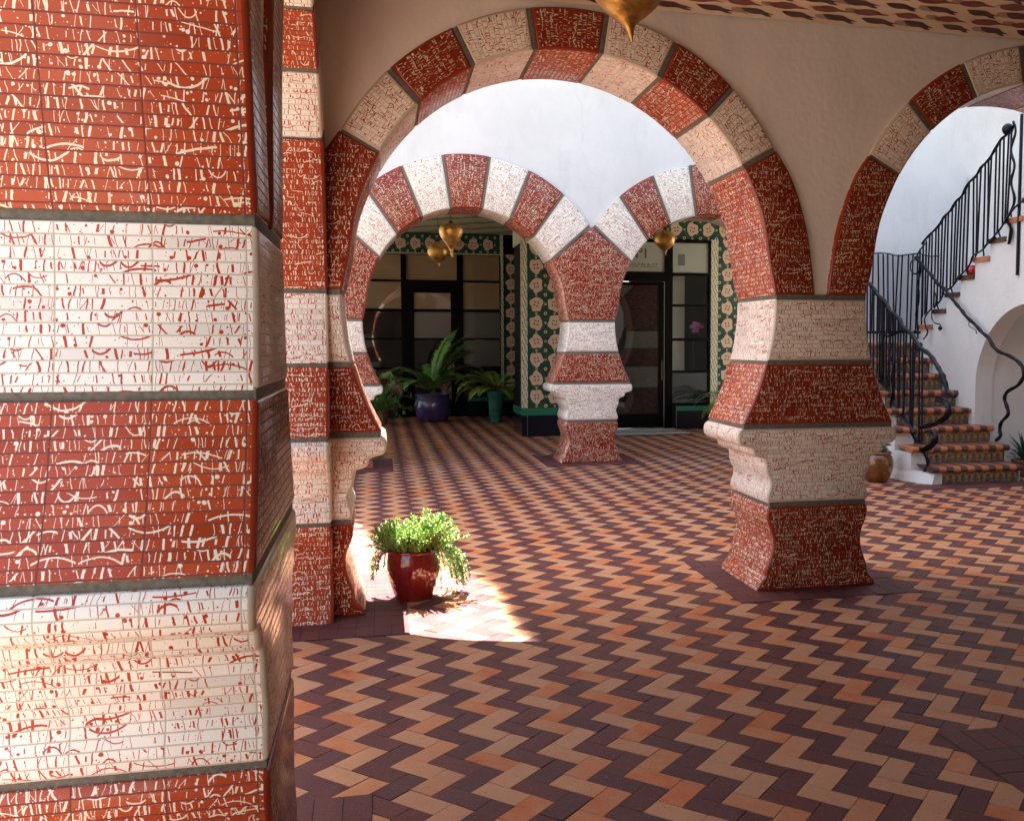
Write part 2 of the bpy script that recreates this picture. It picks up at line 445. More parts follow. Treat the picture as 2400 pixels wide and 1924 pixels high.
# ------------------------------------------------------------------ ground and paving
ct, st = cos(.2261), sin(.2261)
def c2w(X, Y): return (X*ct+Y*st, -X*st+Y*ct)
def ground_mat():
    m, b = newmat('outer_paving', .8, (.3, .22, .17)); n = noise(3, 5)
    lk(ramp(n.outputs[0], [(.3, (.13, .10, .08)), (.7, (.22, .17, .135))]), b.inputs['Base Color']); return m
tag(mesh('ground', [(-150, -150, -.03), (150, -150, -.03), (150, 150, -.03), (-150, 150, -.03)], [(0, 1, 2, 3)], ground_mat()), kind='structure')
def brick_mat():
    m, b = newmat('paver_brick', .55, (.3, .2, .1), 0, .15)
    a = nd('ShaderNodeAttribute'); a.attribute_name = 'tone'; r = nd('ShaderNodeAttribute'); r.attribute_name = 'rnd'
    n = noise(2.6, 4, .6); n1 = noise(85, 3, .7); n2 = noise(7, 3)
    cl = ramp((N(r.outputs['Fac'])*.75 + (N(n2.outputs[0]) - .5)*.9 + .1).k, [(0, (.41, .215, .12)), (.4, (.43, .22, .12)), (.68, (.43, .18, .08)), (.9, (.44, .13, .047)), (1, (.36, .09, .03))])
    cd = ramp((N(r.outputs['Fac'])*.8 + (N(n2.outputs[0]) - .5)*.7 + .1).k, [(0, (.066, .025, .030)), (.4, (.085, .027, .030)), (.75, (.105, .030, .028)), (1, (.076, .034, .040))])
    c = mixc(N(a.outputs['Fac']).gt(.5), cd, cl)
    sp = N(n1.outputs[0]).lt(.36)*.55
    c = mixc(sp, c, (.05, .03, .025))
    c = mixc((N(n.outputs[0]) - .42).mx(0)*.55, c, (.15, .085, .065)); n5 = noise(.55, 6, .65); c = mixc((N(n5.outputs[0]) - .5).mx(0)*1.2, c, (.11, .07, .055)); n6 = noise(240, 1); c = mixc(N(n6.outputs[0]).gt(.70)*.5, c, (.42, .33, .26))
    lk(c, b.inputs['Base Color'])
    lk((N(n.outputs[0])*.3 + .40).k, b.inputs['Roughness'])
    bump(N(n1.outputs[0])*.6 + N(n.outputs[0]), b, .25, .003)
    return m
M['brick'] = brick_mat()
m_, b__ = newmat('sand_joint', .95, (.035, .022, .02)); M['joint'] = m_
RECTS = [(2.27, 3.57, 5.83, 7.06), (-1.5, .15, 5.634, 7.2), (-1.5, -.05, 2.32, 3.625), (2.335, 3.6, 2.3, 3.66), (2.22, 3.62, 13.02, 14.4), (-1.4, .16, 12.95, 14.45), (6.0, 9, 9.96, 10.36)]
phi = -.556; WG = .1045; X0, Y0 = -1.3408, 4.5573
e1 = (cos(phi), sin(phi)); e2 = (-sin(phi), cos(phi))
def gp(i, j):
    return c2w(X0+WG*(i*e1[0]+j*e2[0]), Y0+WG*(i*e1[1]+j*e2[1]))
V = []; F = []; tone = []; rnd = []
g = .014
def addb(i0, i1, j0, j1, t, zz=0.0):
    n = len(V)
    pts = [gp(i0+g, j0+g), gp(i1-g, j0+g), gp(i1-g, j1-g), gp(i0+g, j1-g)]
    cx_ = sum(p[0] for p in pts)/4; cy_ = sum(p[1] for p in pts)/4
    if not (-1.2 < cx_ < 9.5 and 0.6 < cy_ < 22.8): return
    for (x0, x1, y0, y1) in RECTS:
        if x0+.1 < cx_ < x1-.1 and y0+.1 < cy_ < y1-.1: return
    z = random.uniform(-.0012, .0006); a = random.uniform(-.0012, .0012); c = random.uniform(-.0012, .0012)
    zs = [z-a-c, z+a-c, z+a+c, z-a+c]
    V.extend((p[0], p[1], q) for p, q in zip(pts, zs))
    # low side skirts so the joints read as grooves
    V.extend((p[0], p[1], -.006) for p in pts)
    F.append((n, n+1, n+2, n+3)); tone.append(t); r = random.random(); rnd.append(r)
    for k in range(4):
        l = (k+1) % 4; F.append((n+4+k, n+4+l, n+l, n+k)); tone.append(t); rnd.append(r)
for a in range(-75, 75):
    for b in range(-75, 75):
        i = 2*a+2*b; j = -2*a+2*b
        i, j = 2*b+2*a, 2*b-2*a
        p = gp(i, j)
        if not (-2 < p[0] < 10.3 and 0 < p[1] < 23.5): continue
        addb(i, i+2, j, j+1, 1); addb(i, i+1, j+1, j+3, 1)
        addb(i+1, i+3, j+1, j+2, 0); addb(i+1, i+2, j+2, j+4, 0)
tag(mesh('pavement', V, F, M['brick'], attr={'tone': tone, 'rnd': rnd}), kind='structure')
tag(mesh('pavement', [(-1.3, -4, -.005), (9.6, -4, -.005), (9.6, 23, -.005), (-1.3, 23, -.005)], [(0, 1, 2, 3)], M['joint']), kind='structure')
# dark soldier courses round the pillars and along the stairs
V = []; F = []; tone = []; rnd = []
def pav(x0, x1, y0, y1):
    n = len(V); q = .0018; z = .0045+random.uniform(-.0006, .0006)
    V.extend([(x0+q, y0+q, z), (x1-q, y0+q, z), (x1-q, y1-q, z), (x0+q, y1-q, z)])
    V.extend([(x0+q, y0+q, .001), (x1-q, y0+q, .001), (x1-q, y1-q, .001), (x0+q, y1-q, .001)])
    F.append((n, n+1, n+2, n+3)); r = random.random()
    for k in range(4): l = (k+1) % 4; F.append((n+4+k, n+4+l, n+l, n+k))
    tone.extend([0]*5); rnd.extend([r]*5)
bq = B()
for (x0, x1, y0, y1) in RECTS:
    bq.quad((x0, y0, .0015), (x1, y0, .0015), (x1, y1, .0015), (x0, y1, .0015))
    a0, a1, c0, c1 = x0, x1, y0, y1
    while a1-a0 > .1 and c1-c0 > .1:
        d = min(.203, (a1-a0)/2, (c1-c0)/2)
        k = max(1, round((a1-a0)/.104))
        for i in range(k):
            xa = a0+(a1-a0)*i/k; xb = a0+(a1-a0)*(i+1)/k
            pav(xa, xb, c0, c0+d); pav(xa, xb, c1-d, c1)
        k = max(1, round((c1-c0-2*d)/.104)); L_ = c1-c0-2*d
        if L_ > .02:
            for i in range(k):
                pav(a0, a0+d, c0+d+L_*i/k, c0+d+L_*(i+1)/k); pav(a1-d, a1, c0+d+L_*i/k, c0+d+L_*(i+1)/k)
        a0 += d; a1 -= d; c0 += d; c1 -= d
        if a1-a0 < .45 or c1-c0 < .45: break
tag(mesh('pavement', V, F, M['brick'], attr={'tone': tone, 'rnd': rnd}), kind='structure')
tag(bq.build('pavement', [M['joint']]), kind='structure')

# ------------------------------------------------------------------ near ceiling with painted birds
m_, b__ = newmat('painted_boards', .6, (.50, .38, .25)); n = noise(1.5, 5)
lk(ramp(n.outputs[0], [(.3, (.60, .46, .31)), (.7, (.74, .59, .42))]), b__.inputs['Base Color']); M['board'] = m_
M['birdr'] = newmat('bird_brown', .5, (.16, .035, .02))[0]; M['birdd'] = newmat('bird_dark', .5, (.055, .015, .012))[0]
M['birdt'] = newmat('bird_tan', .5, (.33, .22, .13))[0]
rt = thing('ceiling', (4, 2, CEIL), 'cream ceiling above the near arches painted with rows of dark red birds', 'ceiling')
b_ = B(); b_.box(-1.035, 9.3, -3.9, 6.092, CEIL, CEIL+.12); b_.box(-1.035, 9.3, -3.9, 6.8, 4.6, 4.9)
b_.build('boards', [M['board']], rt)
body = crom([(-.13, -.012), (-.06, .03), (.0, .04), (.06, .022), (.11, .035), (.15, .028), (.10, .002), (.14, -.01), (.06, -.022), (0, -.045), (-.07, -.035), (-.13, -.012)], 3)[:-1]
fat = crom([(-.10, .0), (-.05, .04), (.03, .045), (.08, .02), (.15, .012), (.08, -.008), (.02, -.04), (-.05, -.042), (-.10, .0)], 3)[:-1]
b_ = B()
def ceilpoly(P, cx_, cy_, a, m, z):
    rs = random.uniform(.98, 1.2); a += random.uniform(-.08, .08); q = [(cx_+rs*(x*cos(a)-y*sin(a)), cy_+rs*(x*sin(a)+y*cos(a)), z+random.uniform(-.0006, 0)) for x, y in P]
    b_.poly(q, m)
for r in range(0, 30):
    for c in range(-4, 34):
        x = c*.285+(r % 2)*.14+.1; y = 5.97-r*.145
        if x > 9.1 or x < -.9: continue
        k = (r) % 2
        if k == 0:
            ceilpoly(body, x, y, .25, 1, CEIL-.002)
        else:
            ceilpoly(fat, x, y, .1, 0, CEIL-.002)
            for f in range(3): ceilpoly([(-.10-.035, .02-f*.018), (-.08, .012-f*.014), (-.08, .004-f*.014)], x, y, .1, 0, CEIL-.002)
        if c % 2: ceilpoly([(p*.7, q*.7) for p, q in fat], x+.17, y-.005, .5, 2, CEIL-.0005)
o = b_.build('bird_pattern', [M['birdr'], M['birdd'], M['birdt']], rt)
tag(o, kind=None)
# walls closing the near passage behind the camera; right end added to darken it
b_ = B(); b_.box(-1.04, 9.3, -3.9, -3.6, 0, 4.6); b_.box(9.3, 9.5, -3.9, 6.8, 0, 4.6); b_.box(-1.0, -.34, -3.6, -.12, 0, 4.6)
tag(b_.build('plaster_wall', [M['plaster_in']]), 'plain plaster walls closing the covered passage behind the viewer, right end added against side light', 'wall')

# ------------------------------------------------------------------ lanterns
def gold():
    m, b = newmat('hammered_gold', .34, (.60, .33, .06), .8)
    n = noise(9, 4, .6); n2 = noise(22, 3)
    lk(ramp(n.outputs[0], [(.3, (.22, .10, .025)), (.5, (.48, .28, .07)), (.62, (.55, .36, .12)), (.78, (.75, .62, .36))]), b.inputs['Base Color'])
    lk((N(n.outputs[0])*.4 + .2).k, b.inputs['Roughness']); bump(n2.outputs[0], b, .5, .012); return m
M['gold'] = gold(); M['iron'] = newmat('black_iron', .42, (.018, .016, .020), .2)[0]
LP1 = [(.003, 0), (.012, .03), (.034, .083), (.092, .128), (.150, .18), (.178, .229), (.19, .28), (.18, .34), (.14, .40), (.07, .44), (.02, .46)]
LP2 = [(.008, 0), (.018, .03), (.022, .08), (.04, .14), (.08, .20), (.135, .27), (.168, .34), (.178, .40), (.16, .45), (.10, .485), (.02, .50)]
def lantern(x, y, z, prof, sc, zc, label, bend=.02):
    t = thing('hanging_lantern', (x, y, z), label, 'lantern', 'gold teardrop lanterns')
    b = B(); P = crom(prof, 4); zt = prof[-1][1]
    k = 36; n0 = 0
    for r, zz in P:
        q = max(0, 1-zz/.16); dx = bend*q*q
        for j in range(k):
            a = 2*pi*j/k; rr = r*sc*(1+.02*sin(a*3+zz*20)); b.V.append((x+dx+rr*cos(a), y+rr*sin(a), z+zz*sc))
    for i in range(len(P)-1):
        for j in range(k):
            a = i*k+j; c = i*k+(j+1) % k; b.F.append((a, c, c+k, a+k)); b.mi.append(0)
    b.build('shade', [M['gold']], t, smooth=True)
    top = z+zt*sc
    b = B(); b.lathe([(.001, .05), (.012, .045), (.03, .02), (.036, 0), (.001, -.005)], (x, y, top-.005), 16); b.build('cap', [M['iron']], t, smooth=50)
    b = B(); zz = top+.04; i = 0
    while zz < zc:
        L = min(.03, zc-zz+.004); d = (.006, 0) if i % 2 else (0, .006)
        b.tube([(x-d[0], y-d[1], zz), (x-d[0], y-d[1], zz+L)], .0022, 6); b.tube([(x+d[0], y+d[1], zz), (x+d[0], y+d[1], zz+L)], .0022, 6); zz += .026; i += 1
    b.build('chain', [M['iron']], t)
    return t
lantern(1.25, 4.85, 3.204, LP1, 1, CEIL, 'large gold lantern hanging close overhead, cut by the top edge of the picture')
lantern(1.06, 14.6, 2.958, LP2, 1, 4.2, 'bigger and higher of the two gold lanterns inside the left far arch')
lantern(1.01, 17, 3.0, LP1, .93, 4.2, 'smaller lower gold lantern hanging left of and behind a bigger one', .03)
lantern(4.62, 15.5, 3.134, LP1, .93, 4.2, 'gold lantern hanging alone in front of the painted address glass')

# ------------------------------------------------------------------ far portico
m_, b__ = newmat('striped_boards', .6, (.5, .45, .3)); tcn = nd('ShaderNodeTexCoord'); spn = nd('ShaderNodeSeparateXYZ'); lk(tcn.outputs['Object'], spn.inputs[0])
yy = N(spn.outputs[1]); xx = N(spn.outputs[0])
line = (yy/.09).fr().lt(.22); n = noise(3.2, 3, vec=tcn.outputs['Object'])
diag = ((xx*.8 + yy)/1.1 + N(n.outputs[0])*.5).fr().lt(.34)*N(noise(30, 2).outputs[0]).gt(.42)
c = mixc(line, (.55, .49, .34), (.13, .17, .09)); c = mixc(diag*.85, c, (.05, .13, .07)); lk(c, b__.inputs['Base Color']); M['stripe'] = m_
m_, b__ = newmat('striped_trim', .35, (.5, .45, .3)); tcn = nd('ShaderNodeTexCoord'); spn = nd('ShaderNodeSeparateXYZ'); lk(tcn.outputs['Object'], spn.inputs[0])
n = noise(9, 3, vec=tcn.outputs['Object'])
xs_ = (N(spn.outputs[0]) + N(spn.outputs[1]))
line = (xs_/.022).fr().lt(.3); rag = (N(spn.outputs[2])/.16 + N(n.outputs[0])*1.3 + (xs_/.022).fl()*.37).fr().lt(.38)
c = mixc(line, (.60, .55, .42), (.30, .30, .2)); c = mixc(rag*.8, c, (.06, .15, .08)); lk(c, b__.inputs['Base Color']); M['strim'] = m_
M['tgreen'] = newmat('dark_green_tile', .25, (.018, .075, .042), 0, .3)[0]; M['tbeige'] = newmat('beige_tile_flower', .25, (.50, .36, .26))[0]
N.nt = M['tgreen'].node_tree; n = noise(6, 3); lk(ramp(n.outputs[0], [(.35, (.010, .036, .024)), (.65, (.020, .068, .042))]), M['tgreen'].node_tree.nodes['Principled BSDF'].inputs['Base Color'])
M['dado'] = newmat('black_tile_dado', .15, (.006, .007, .012), 0, .3)[0]; M['gband'] = newmat('bright_green_band', .2, (.015, .13, .075))[0]
M['frame'] = newmat('black_door_frame', .4, (.002, .0018, .0018), 0, .08)[0]
def tilepanel(b, x0, x1, z0, z1, y, px=.30, pz=.335, zref=3.065, xref=2.77, seed=1, side=None):
    """green glazed panel facing -y with beige clover flowers, leaves and rings in 2 mm relief"""
    rd = random.Random(seed)
    if side is None: mp = lambda x, z, d: (x, y-d, z)
    else: mp = lambda x, z, d: (side-d, x, z)
    b.quad(mp(x0, z0, 0), mp(x1, z0, 0), mp(x1, z1, 0), mp(x0, z1, 0), 0)
    cl = lambda x, z: (min(max(x, x0), x1), min(max(z, z0), z1))
    def ok(x, z, r): return x0-r*.4 < x < x1+r*.4 and z0-r*.3 < z < z1+r*.3
    i0 = int((x0-xref)/px)-2; i1 = int((x1-xref)/px)+2; k0 = int((z0-zref)/pz)-2; k1 = int((z1-zref)/pz)+2
    for i in range(i0, i1+1):
        for k in range(k0, k1+1):
            cx_ = xref+i*px; cz = zref+k*pz; f = rd.choice([0, 1, 2, 3])*pi/2+rd.choice([0, .4])
            if ok(cx_, cz, .12):
                P = []
                for q in range(40):
                    a = 2*pi*q/40; rr = .130+.012*cos(5*(a-f))+.009*cos(2*(a-f)+1)-.035*max(0, cos(a-f))**14-.03*max(0, cos(a-f-2.2))**14
                    P.append(mp(*cl(cx_+rr*cos(a)*.95, cz+rr*sin(a)*1.05), .002))
                b.poly(P, 1)
                for q in range(4):
                    a = f+.4+q*pi/2; u_ = (cos(a+.9), sin(a+.9)); v_ = (-u_[1], u_[0]); c0 = -.03; ofs = (.042*cos(a), .042*sin(a))
                    L = [(c0, 0), (c0+.02, .008), (c0+.045, .012), (c0+.066, .006), (c0+.045, -.006), (c0+.02, -.009)]
                    pts = [(cx_+ofs[0]+u_[0]*l+v_[0]*h, cz+ofs[1]+u_[1]*l+v_[1]*h) for l, h in L]
                    if all(x0 < p[0] < x1 and z0 < p[1] < z1 for p in pts): b.poly([mp(*p, .004) for p in pts], 0)
            for (ox, oz) in ((px/2, pz/2), (px/2, 0), (0, pz/2)):
                rx = cx_+ox*1.0; rz = cz+oz
                if x0+.02 < rx < x1-.02 and z0+.02 < rz < z1-.02:
                    ro_ = .031 if ox and oz else .021
                    for q in range(12):
                        a = 2*pi*q/12; a2 = 2*pi*(q+1)/12
                        b.quad(mp(rx+ro_*cos(a), rz+ro_*sin(a), .003), mp(rx+ro_*cos(a2), rz+ro_*sin(a2), .003), mp(rx+ro_*.5*cos(a2), rz+ro_*.5*sin(a2), .003), mp(rx+ro_*.5*cos(a), rz+ro_*.5*sin(a), .003), 1)
                    if oz and not ox: b.quad(mp(rx-.005, rz-pz*.16, .0025), mp(rx+.005, rz-pz*.16, .0025), mp(rx+.005, rz-.02, .0025), mp(rx-.005, rz-.02, .0025), 1)
t = thing('portico_ceiling', (4, 18, 4.2), 'striped green and cream board ceiling seen through the left far arch', 'ceiling')
b_ = B(); b_.box(-6, 9.5, 14.002, 24, 4.2, 4.35); b_.build('boards', [M['stripe']], t)
# left shopfront wall, y = 22.6
t = thing('tiled_wall', (1.2, 22.7, 0), 'green flowered tile wall round the wide shop window at far left', 'wall', 'green flowered tile walls')
b_ = B(); tilepanel(b_, -3.0, 2.76, 3.74, 4.2, 22.6, .33, .335, 3.95, .5, 3); tilepanel(b_, 2.83, 3.20, .46, 3.74, 22.6, .34, .335, 3.065, 3.01, 4)
tilepanel(b_, 3.20, 3.5, .46, 4.2, 22.6, .34, .335, 3.065, 3.01, 6)
b_.build('tile_panel', [M['tgreen'], M['tbeige']], t)
b_ = B(); b_.box(2.76, 2.83, 22.56, 22.66, .0, 4.19); b_.box(-3, 2.76, 22.57, 22.66, 3.71, 3.745); b_.build('striped_trim', [M['strim']], t)
b_ = B(); b_.box(-3, 3.5, 22.68, 22.9, 0, 4.2); b_.box(3.5, 3.7, 18.6, 22.9, 0, 4.2); b_.build('backing', [M['frame']], t)
for x0, x1 in ((-3, .42), (1.98, 3.4)):
    b_ = B(); b_.box(x0, x1, 22.35, 22.6, 0, .36); b_.build('dado', [M['dado']], t)
    b_ = B(); b_.box(x0, x1, 22.348, 22.6, .36, .45); b_.build('green_band', [M['gband']], t)
def glass(name, c, r=.04, spec=.6):
    m, b = newmat(name, r, c, 0, spec); b.inputs['Coat Weight'].default_value = 1.0; b.inputs['Coat Roughness'].default_value = .01; return m
M['gdark'] = glass('dark_window_glass', (.010, .012, .012)); M['gtan'] = glass('window_glass_over_tan_blind', (.21, .14, .065), .3)
M['ggrey'] = glass('window_glass_grey_reflection', (.09, .095, .085), .25); M['gpale'] = glass('pale_transom_glass', (.27, .28, .24), .3)  # the window grey is reflected white painted into the base colour
sh = thing('shop_window', (1.2, 22.6, 0), 'wide black framed window with tan blinds and a glazed door in its middle', 'window')
fb = B()
def grid(xs, zs, y, mat_of, parent):
    for (xa, xb) in xs:
        for zi, (za, zb) in enumerate(zs):
            b = B(); b.box(xa, xb, y+.035, y+.045, za, zb); b.build('pane', [mat_of(xa, zi)], parent)
YW = 22.56
zs = [(3.13, 3.70), (2.47, 3.08), (1.81, 2.40), (1.15, 1.765), (.47, 1.10)]
side = [(-1.55, -.62), (-.50, .50), (1.90, 2.74)]
def mo(xa, zi): return M['gtan'] if zi < 2 else (M['ggrey'] if xa > 1 and zi in (2, 3) else M['gdark'])  # grey panes at right imitate mirrored white walls
grid(side, zs, YW, mo, sh); grid([(.62, 1.76)], [(3.13, 3.70)], YW, lambda a, z: M['gtan'], sh)
for x in (-.62, .50, 1.76): fb.box(x, x+(.12 if x < 1 else .14), YW-.01, YW+.09, 0, 3.70)
for xa, xb in side+[(.62, 1.76)]:
    for z0, z1 in ((3.08, 3.13),) if xa == .62 else ((3.08, 3.13), (2.40, 2.47), (1.765, 1.81), (1.10, 1.15), (.40, .47)): fb.box(xa, xb, YW, YW+.085, z0, z1)
fb.box(-1.6, 2.76, YW-.012, YW+.09, 3.70, 3.712); fb.box(2.74, 2.76, YW-.01, YW+.08, 0, 3.70); fb.box(-3, -1.55, YW-.01, YW+.08, 0, 3.7)
fb.box(.62, 1.76, YW, YW+.08, 2.90, 3.08)
fb.build('frame', [M['frame']], sh)
dr = B(); 
for x0, x1 in ((.64, .786), (1.614, 1.74)): dr.box(x0, x1, YW+.0, YW+.06, .02, 2.89)
for z0, z1 in ((2.835, 2.89), (2.40, 2.47), (1.765, 1.81), (.02, .35)): dr.box(.786, 1.614, YW+.002, YW+.058, z0, z1)
do = dr.build('door', [M['frame']], sh)
for z0, z1, mm in ((2.47, 2.835, 'gtan'), (1.81, 2.40, 'ggrey'), (.35, 1.765, 'gdark')):
    b = B(); b.box(.786, 1.614, YW+.03, YW+.04, z0, z1); b.build('pane', [M[mm]], do)
b = B(); b.tube([(1.66, YW-.05, .95), (1.66, YW-.05, 1.25)], .012, 8); b.tube([(1.66, YW-.05, .97), (1.66, YW, .97)], .008, 6); b.tube([(1.66, YW-.05, 1.23), (1.66, YW, 1.23)], .008, 6); b.build('handle', [M['gold']], do)
# tiled block and door wall
t = thing('tiled_wall', (3.2, 17.9, 0), 'green flowered tile pier with pale striped corner, just left of the central far pillar', 'wall', 'green flowered tile walls')
b_ = B(); b_.box(2.53, 3.95, 17.42, 18.5, 0, 4.195); b_.build('backing', [M['frame']], t)
b_ = B(); tilepanel(b_, 2.612, 3.95, .52, 4.19, 17.4, .335, .335, 3.065, 2.775, 5); b_.build('tile_panel', [M['tgreen'], M['tbeige']], t)
b_ = B(); b_.box(2.505, 2.61, 17.385, 17.50, .52, 4.19); b_.box(2.505, 2.528, 17.50, 18.5, 3.5, 4.19); b_.build('striped_trim', [M['strim']], t)
b_ = B(); b_.box(2.50, 3.97, 17.38, 18.5, 0, .383); b_.build('dado', [M['dado']], t)
b_ = B(); b_.box(2.496, 3.974, 17.376, 18.5, .383, .518); b_.build('green_band', [M['gband']], t)
b_ = B(); b_.box(2.595, 2.606, 17.37, 17.384, 0, .518); b_.build('metal_edge', [M['ggrey']], t)
t = thing('tiled_wall', (7, 18.6, 0), 'green flowered tile wall round the black glass entrance door', 'wall', 'green flowered tile walls')
b_ = B(); tilepanel(b_, 3.95, 9.4, 3.74, 4.2, 18.5, .335, .335, 3.93, 5.75, 8); tilepanel(b_, 6.62, 9.4, .46, 3.74, 18.5, .335, .335, 3.065, 6.83, 9)
b_.build('tile_panel', [M['tgreen'], M['tbeige']], t)
b_ = B(); b_.box(6.47, 6.62, 18.46, 18.6, .46, 3.74); b_.build('striped_trim', [M['strim']], t)
b_ = B(); b_.box(3.95, 9.4, 18.62, 18.8, 3.7, 4.2); b_.box(6.62, 9.4, 18.62, 18.8, 0, 3.7); b_.box(3.7, 4.1, 18.52, 18.8, 0, 3.7); b_.build('backing', [M['frame']], t)
b_ = B(); b_.box(5.70, 9.4, 18.25, 18.5, 0, .36); b_.build('dado', [M['dado']], t)
b_ = B(); b_.box(5.70, 9.4, 18.246, 18.5, .36, .45); b_.build('green_band', [M['gband']], t)
b_ = B(); b_.box(5.688, 5.70, 18.24, 18.5, 0, .455); b_.build('metal_edge', [M['ggrey']], t)
de = thing('entrance_door', (5, 18.5, 0), 'black framed glass entrance door with address lettering on its transom', 'door')
Y2 = 18.46
fb = B(); fb.box(4.1, 4.25, Y2, Y2+.1, 0, 3.7); fb.box(5.515, 5.673, Y2, Y2+.1, 0, 3.7); fb.box(4.1, 6.47, Y2-.003, Y2+.1, 3.665, 3.72); fb.box(6.427, 6.47, Y2, Y2+.1, .45, 3.665)
fb.box(4.25, 5.515, Y2+.002, Y2+.1, 2.90, 3.09)
for z0, z1 in ((3.02, 3.08), (2.41, 2.46), (1.735, 1.79), (1.10, 1.15)): fb.box(5.673, 6.427, Y2+.002, Y2+.09, z0, z1)
fb.box(5.673, 6.427, Y2+.002, Y2+.09, .45, .5)
fb.build('frame', [M['frame']], de)
db = B(); db.box(4.27, 4.42, Y2+.02, Y2+.08, .02, 2.89); db.box(5.388, 5.50, Y2+.02, Y2+.08, .02, 2.89); db.box(4.42, 5.388, Y2+.021, Y2+.079, 2.82, 2.89); db.box(4.42, 5.388, Y2+.021, Y2+.079, .02, .3)
dd = db.build('door', [M['frame']], de)
b = B(); b.box(4.42, 5.388, Y2+.045, Y2+.055, .3, 2.82); b.build('pane', [M['gdark']], dd)
b = B(); b.tube([(5.44, Y2-.04, .95), (5.44, Y2-.04, 1.35)], .012, 8); b.build('handle', [M['iron']], dd)
b = B(); b.box(4.25, 5.515, Y2+.045, Y2+.055, 3.09, 3.665); tp = b.build('transom_pane', [M['gpale']], de)
sg, _b = newmat('clear_glass', .02, (.9, .95, .92)); _b.inputs['Transmission Weight'].default_value = 1.0; _b.inputs['IOR'].default_value = 1.1; M['clear'] = sg
for (z0, z1, mm) in ((3.08, 3.665, 'gpale'), (2.46, 3.02, 'clear'), (1.79, 2.41, 'clear'), (1.15, 1.735, 'clear'), (.5, 1.10, 'gdark')):
    b = B(); b.box(5.673, 6.427, Y2+.045, Y2+.051, z0, z1); b.build('pane', [M[mm]], de)
b = B(); b.box(5.80, 5.93, Y2+.03, Y2+.036, 3.22, 3.44); b.build('notice', [M['ggrey']], de)
# room behind the side light
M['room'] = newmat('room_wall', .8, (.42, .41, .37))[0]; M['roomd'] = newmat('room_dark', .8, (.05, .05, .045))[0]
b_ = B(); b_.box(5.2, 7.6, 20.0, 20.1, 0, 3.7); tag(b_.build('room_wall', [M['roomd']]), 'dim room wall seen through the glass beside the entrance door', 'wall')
b_ = B(); b_.box(5.62, 6.06, 18.9, 19.0, 1.0, 3.7, 0); tag(b_.build('room_panel', [M['room']]), 'pale panel standing behind the glass beside the entrance door', 'panel')
def text(s, x, y, z, size, m, parent, w_=None, bold=.0):
    cu = D.curves.new('letters', 'FONT'); cu.body = s; cu.size = size; cu.extrude = .0015; cu.align_x = 'CENTER'; cu.offset = bold
    tmp = D.objects.new('tmp', cu); COL.objects.link(tmp)
    dg = bpy.context.evaluated_depsgraph_get(); me = D.meshes.new_from_object(tmp.evaluated_get(dg))
    D.objects.remove(tmp); xs = [v.co.x for v in me.vertices]; wd = max(xs)-min(xs); k = (w_/wd) if w_ else 1
    V = [(x+v.co.x*k, y-v.co.z, z+v.co.y) for v in me.vertices]; F = [tuple(p.vertices) for p in me.polygons]
    o = mesh('lettering', V, F, m, parent); D.meshes.remove(me); return o
M['sign'] = newmat('sign_paint_brown', .4, (.05, .022, .012))[0]; M['signg'] = newmat('sign_paint_gold', .4, (.16, .105, .04))[0]
text('N\u00ba1', 4.99, Y2+.041, 3.36, .26, M['sign'], tp, .33, .004)
text('CHAPALA ST.', 5.06, Y2+.041, 3.17, .13, M['signg'], tp, .68)
# ------------------------------------------------------------------ unseen slab added above the far wall; its edge shapes the sun patch
b_ = B(); ED = [(-.93, 8.2), (-.93, 11.6), (-.52, 14.6), (-.40, 15.4), (-.44, 16.5), (-.58, 18), (-.62, 21)]
OU = [(12, 8.2), (12, 21)]+ED[::-1]
b_.poly([(x, 13.6, z) for x, z in OU]); b_.poly([(x, 14.2, z) for x, z in OU][::-1])
for i in range(len(OU)): p, q = OU[i-1], OU[i]; b_.quad((p[0], 13.6, p[1]), (p[0], 14.2, p[1]), (q[0], 14.2, q[1]), (q[0], 13.6, q[1]))
tag(b_.build('sun_blocker', [M['plaster']]), 'tall white slab added above the far arcade, out of the picture, to shade the courtyard', 'blocker')
b_ = B(); rd = random.Random(5)
for i in range(5200):
    z = rd.uniform(8.3, 20.5); ex = next(p[0]+(q[0]-p[0])*(z-p[1])/(q[1]-p[1]) for p, q in zip(ED, ED[1:]) if z <= q[1]); x = ex+.03-abs(rd.gauss(0, .035))*(1.2+sin(z*6.2)); y = 13.7+rd.uniform(-.3, .3); s = rd.uniform(.03, .07)
    a = rd.uniform(0, 6.3); e = rd.uniform(-.6, .6)
    u_ = Vector((cos(a)*s, sin(a)*s*.5, e*s)); v_ = Vector((-sin(a)*s*.4, cos(a)*s*.4, s*.4)); p = Vector((x, y, z))
    b_.quad(tuple(p-u_), tuple(p-v_*.6), tuple(p+u_), tuple(p+v_*.6))
M['leafd'] = newmat('dark_leaf', .5, (.035, .075, .02))[0]
tag(b_.build('sun_edge_leaves', [M['leafd']]), 'unseen leaf strip added along the tall slab to make the sun patch edge jagged', 'plant')  # leaves added out of view to scallop the sun patch outline
b_ = B(); b_.box(-30, -12, 24, 26, 0, 7); b_.box(-16, -15, -12, 22, 0, 4.5); tag(b_.build('bounce_wall', [M['plaster']]), 'unseen white wall added far out to the left of the arcade to bounce light', 'wall')  # added out of view, sends daylight back towards the arcade
b_ = B(); b_.box(12.0, 12.4, 6.0, 14, 0, 8.2); tag(b_.build('plaster_wall', [M['plaster']]), 'white wall closing the courtyard beyond the stairs', 'wall')

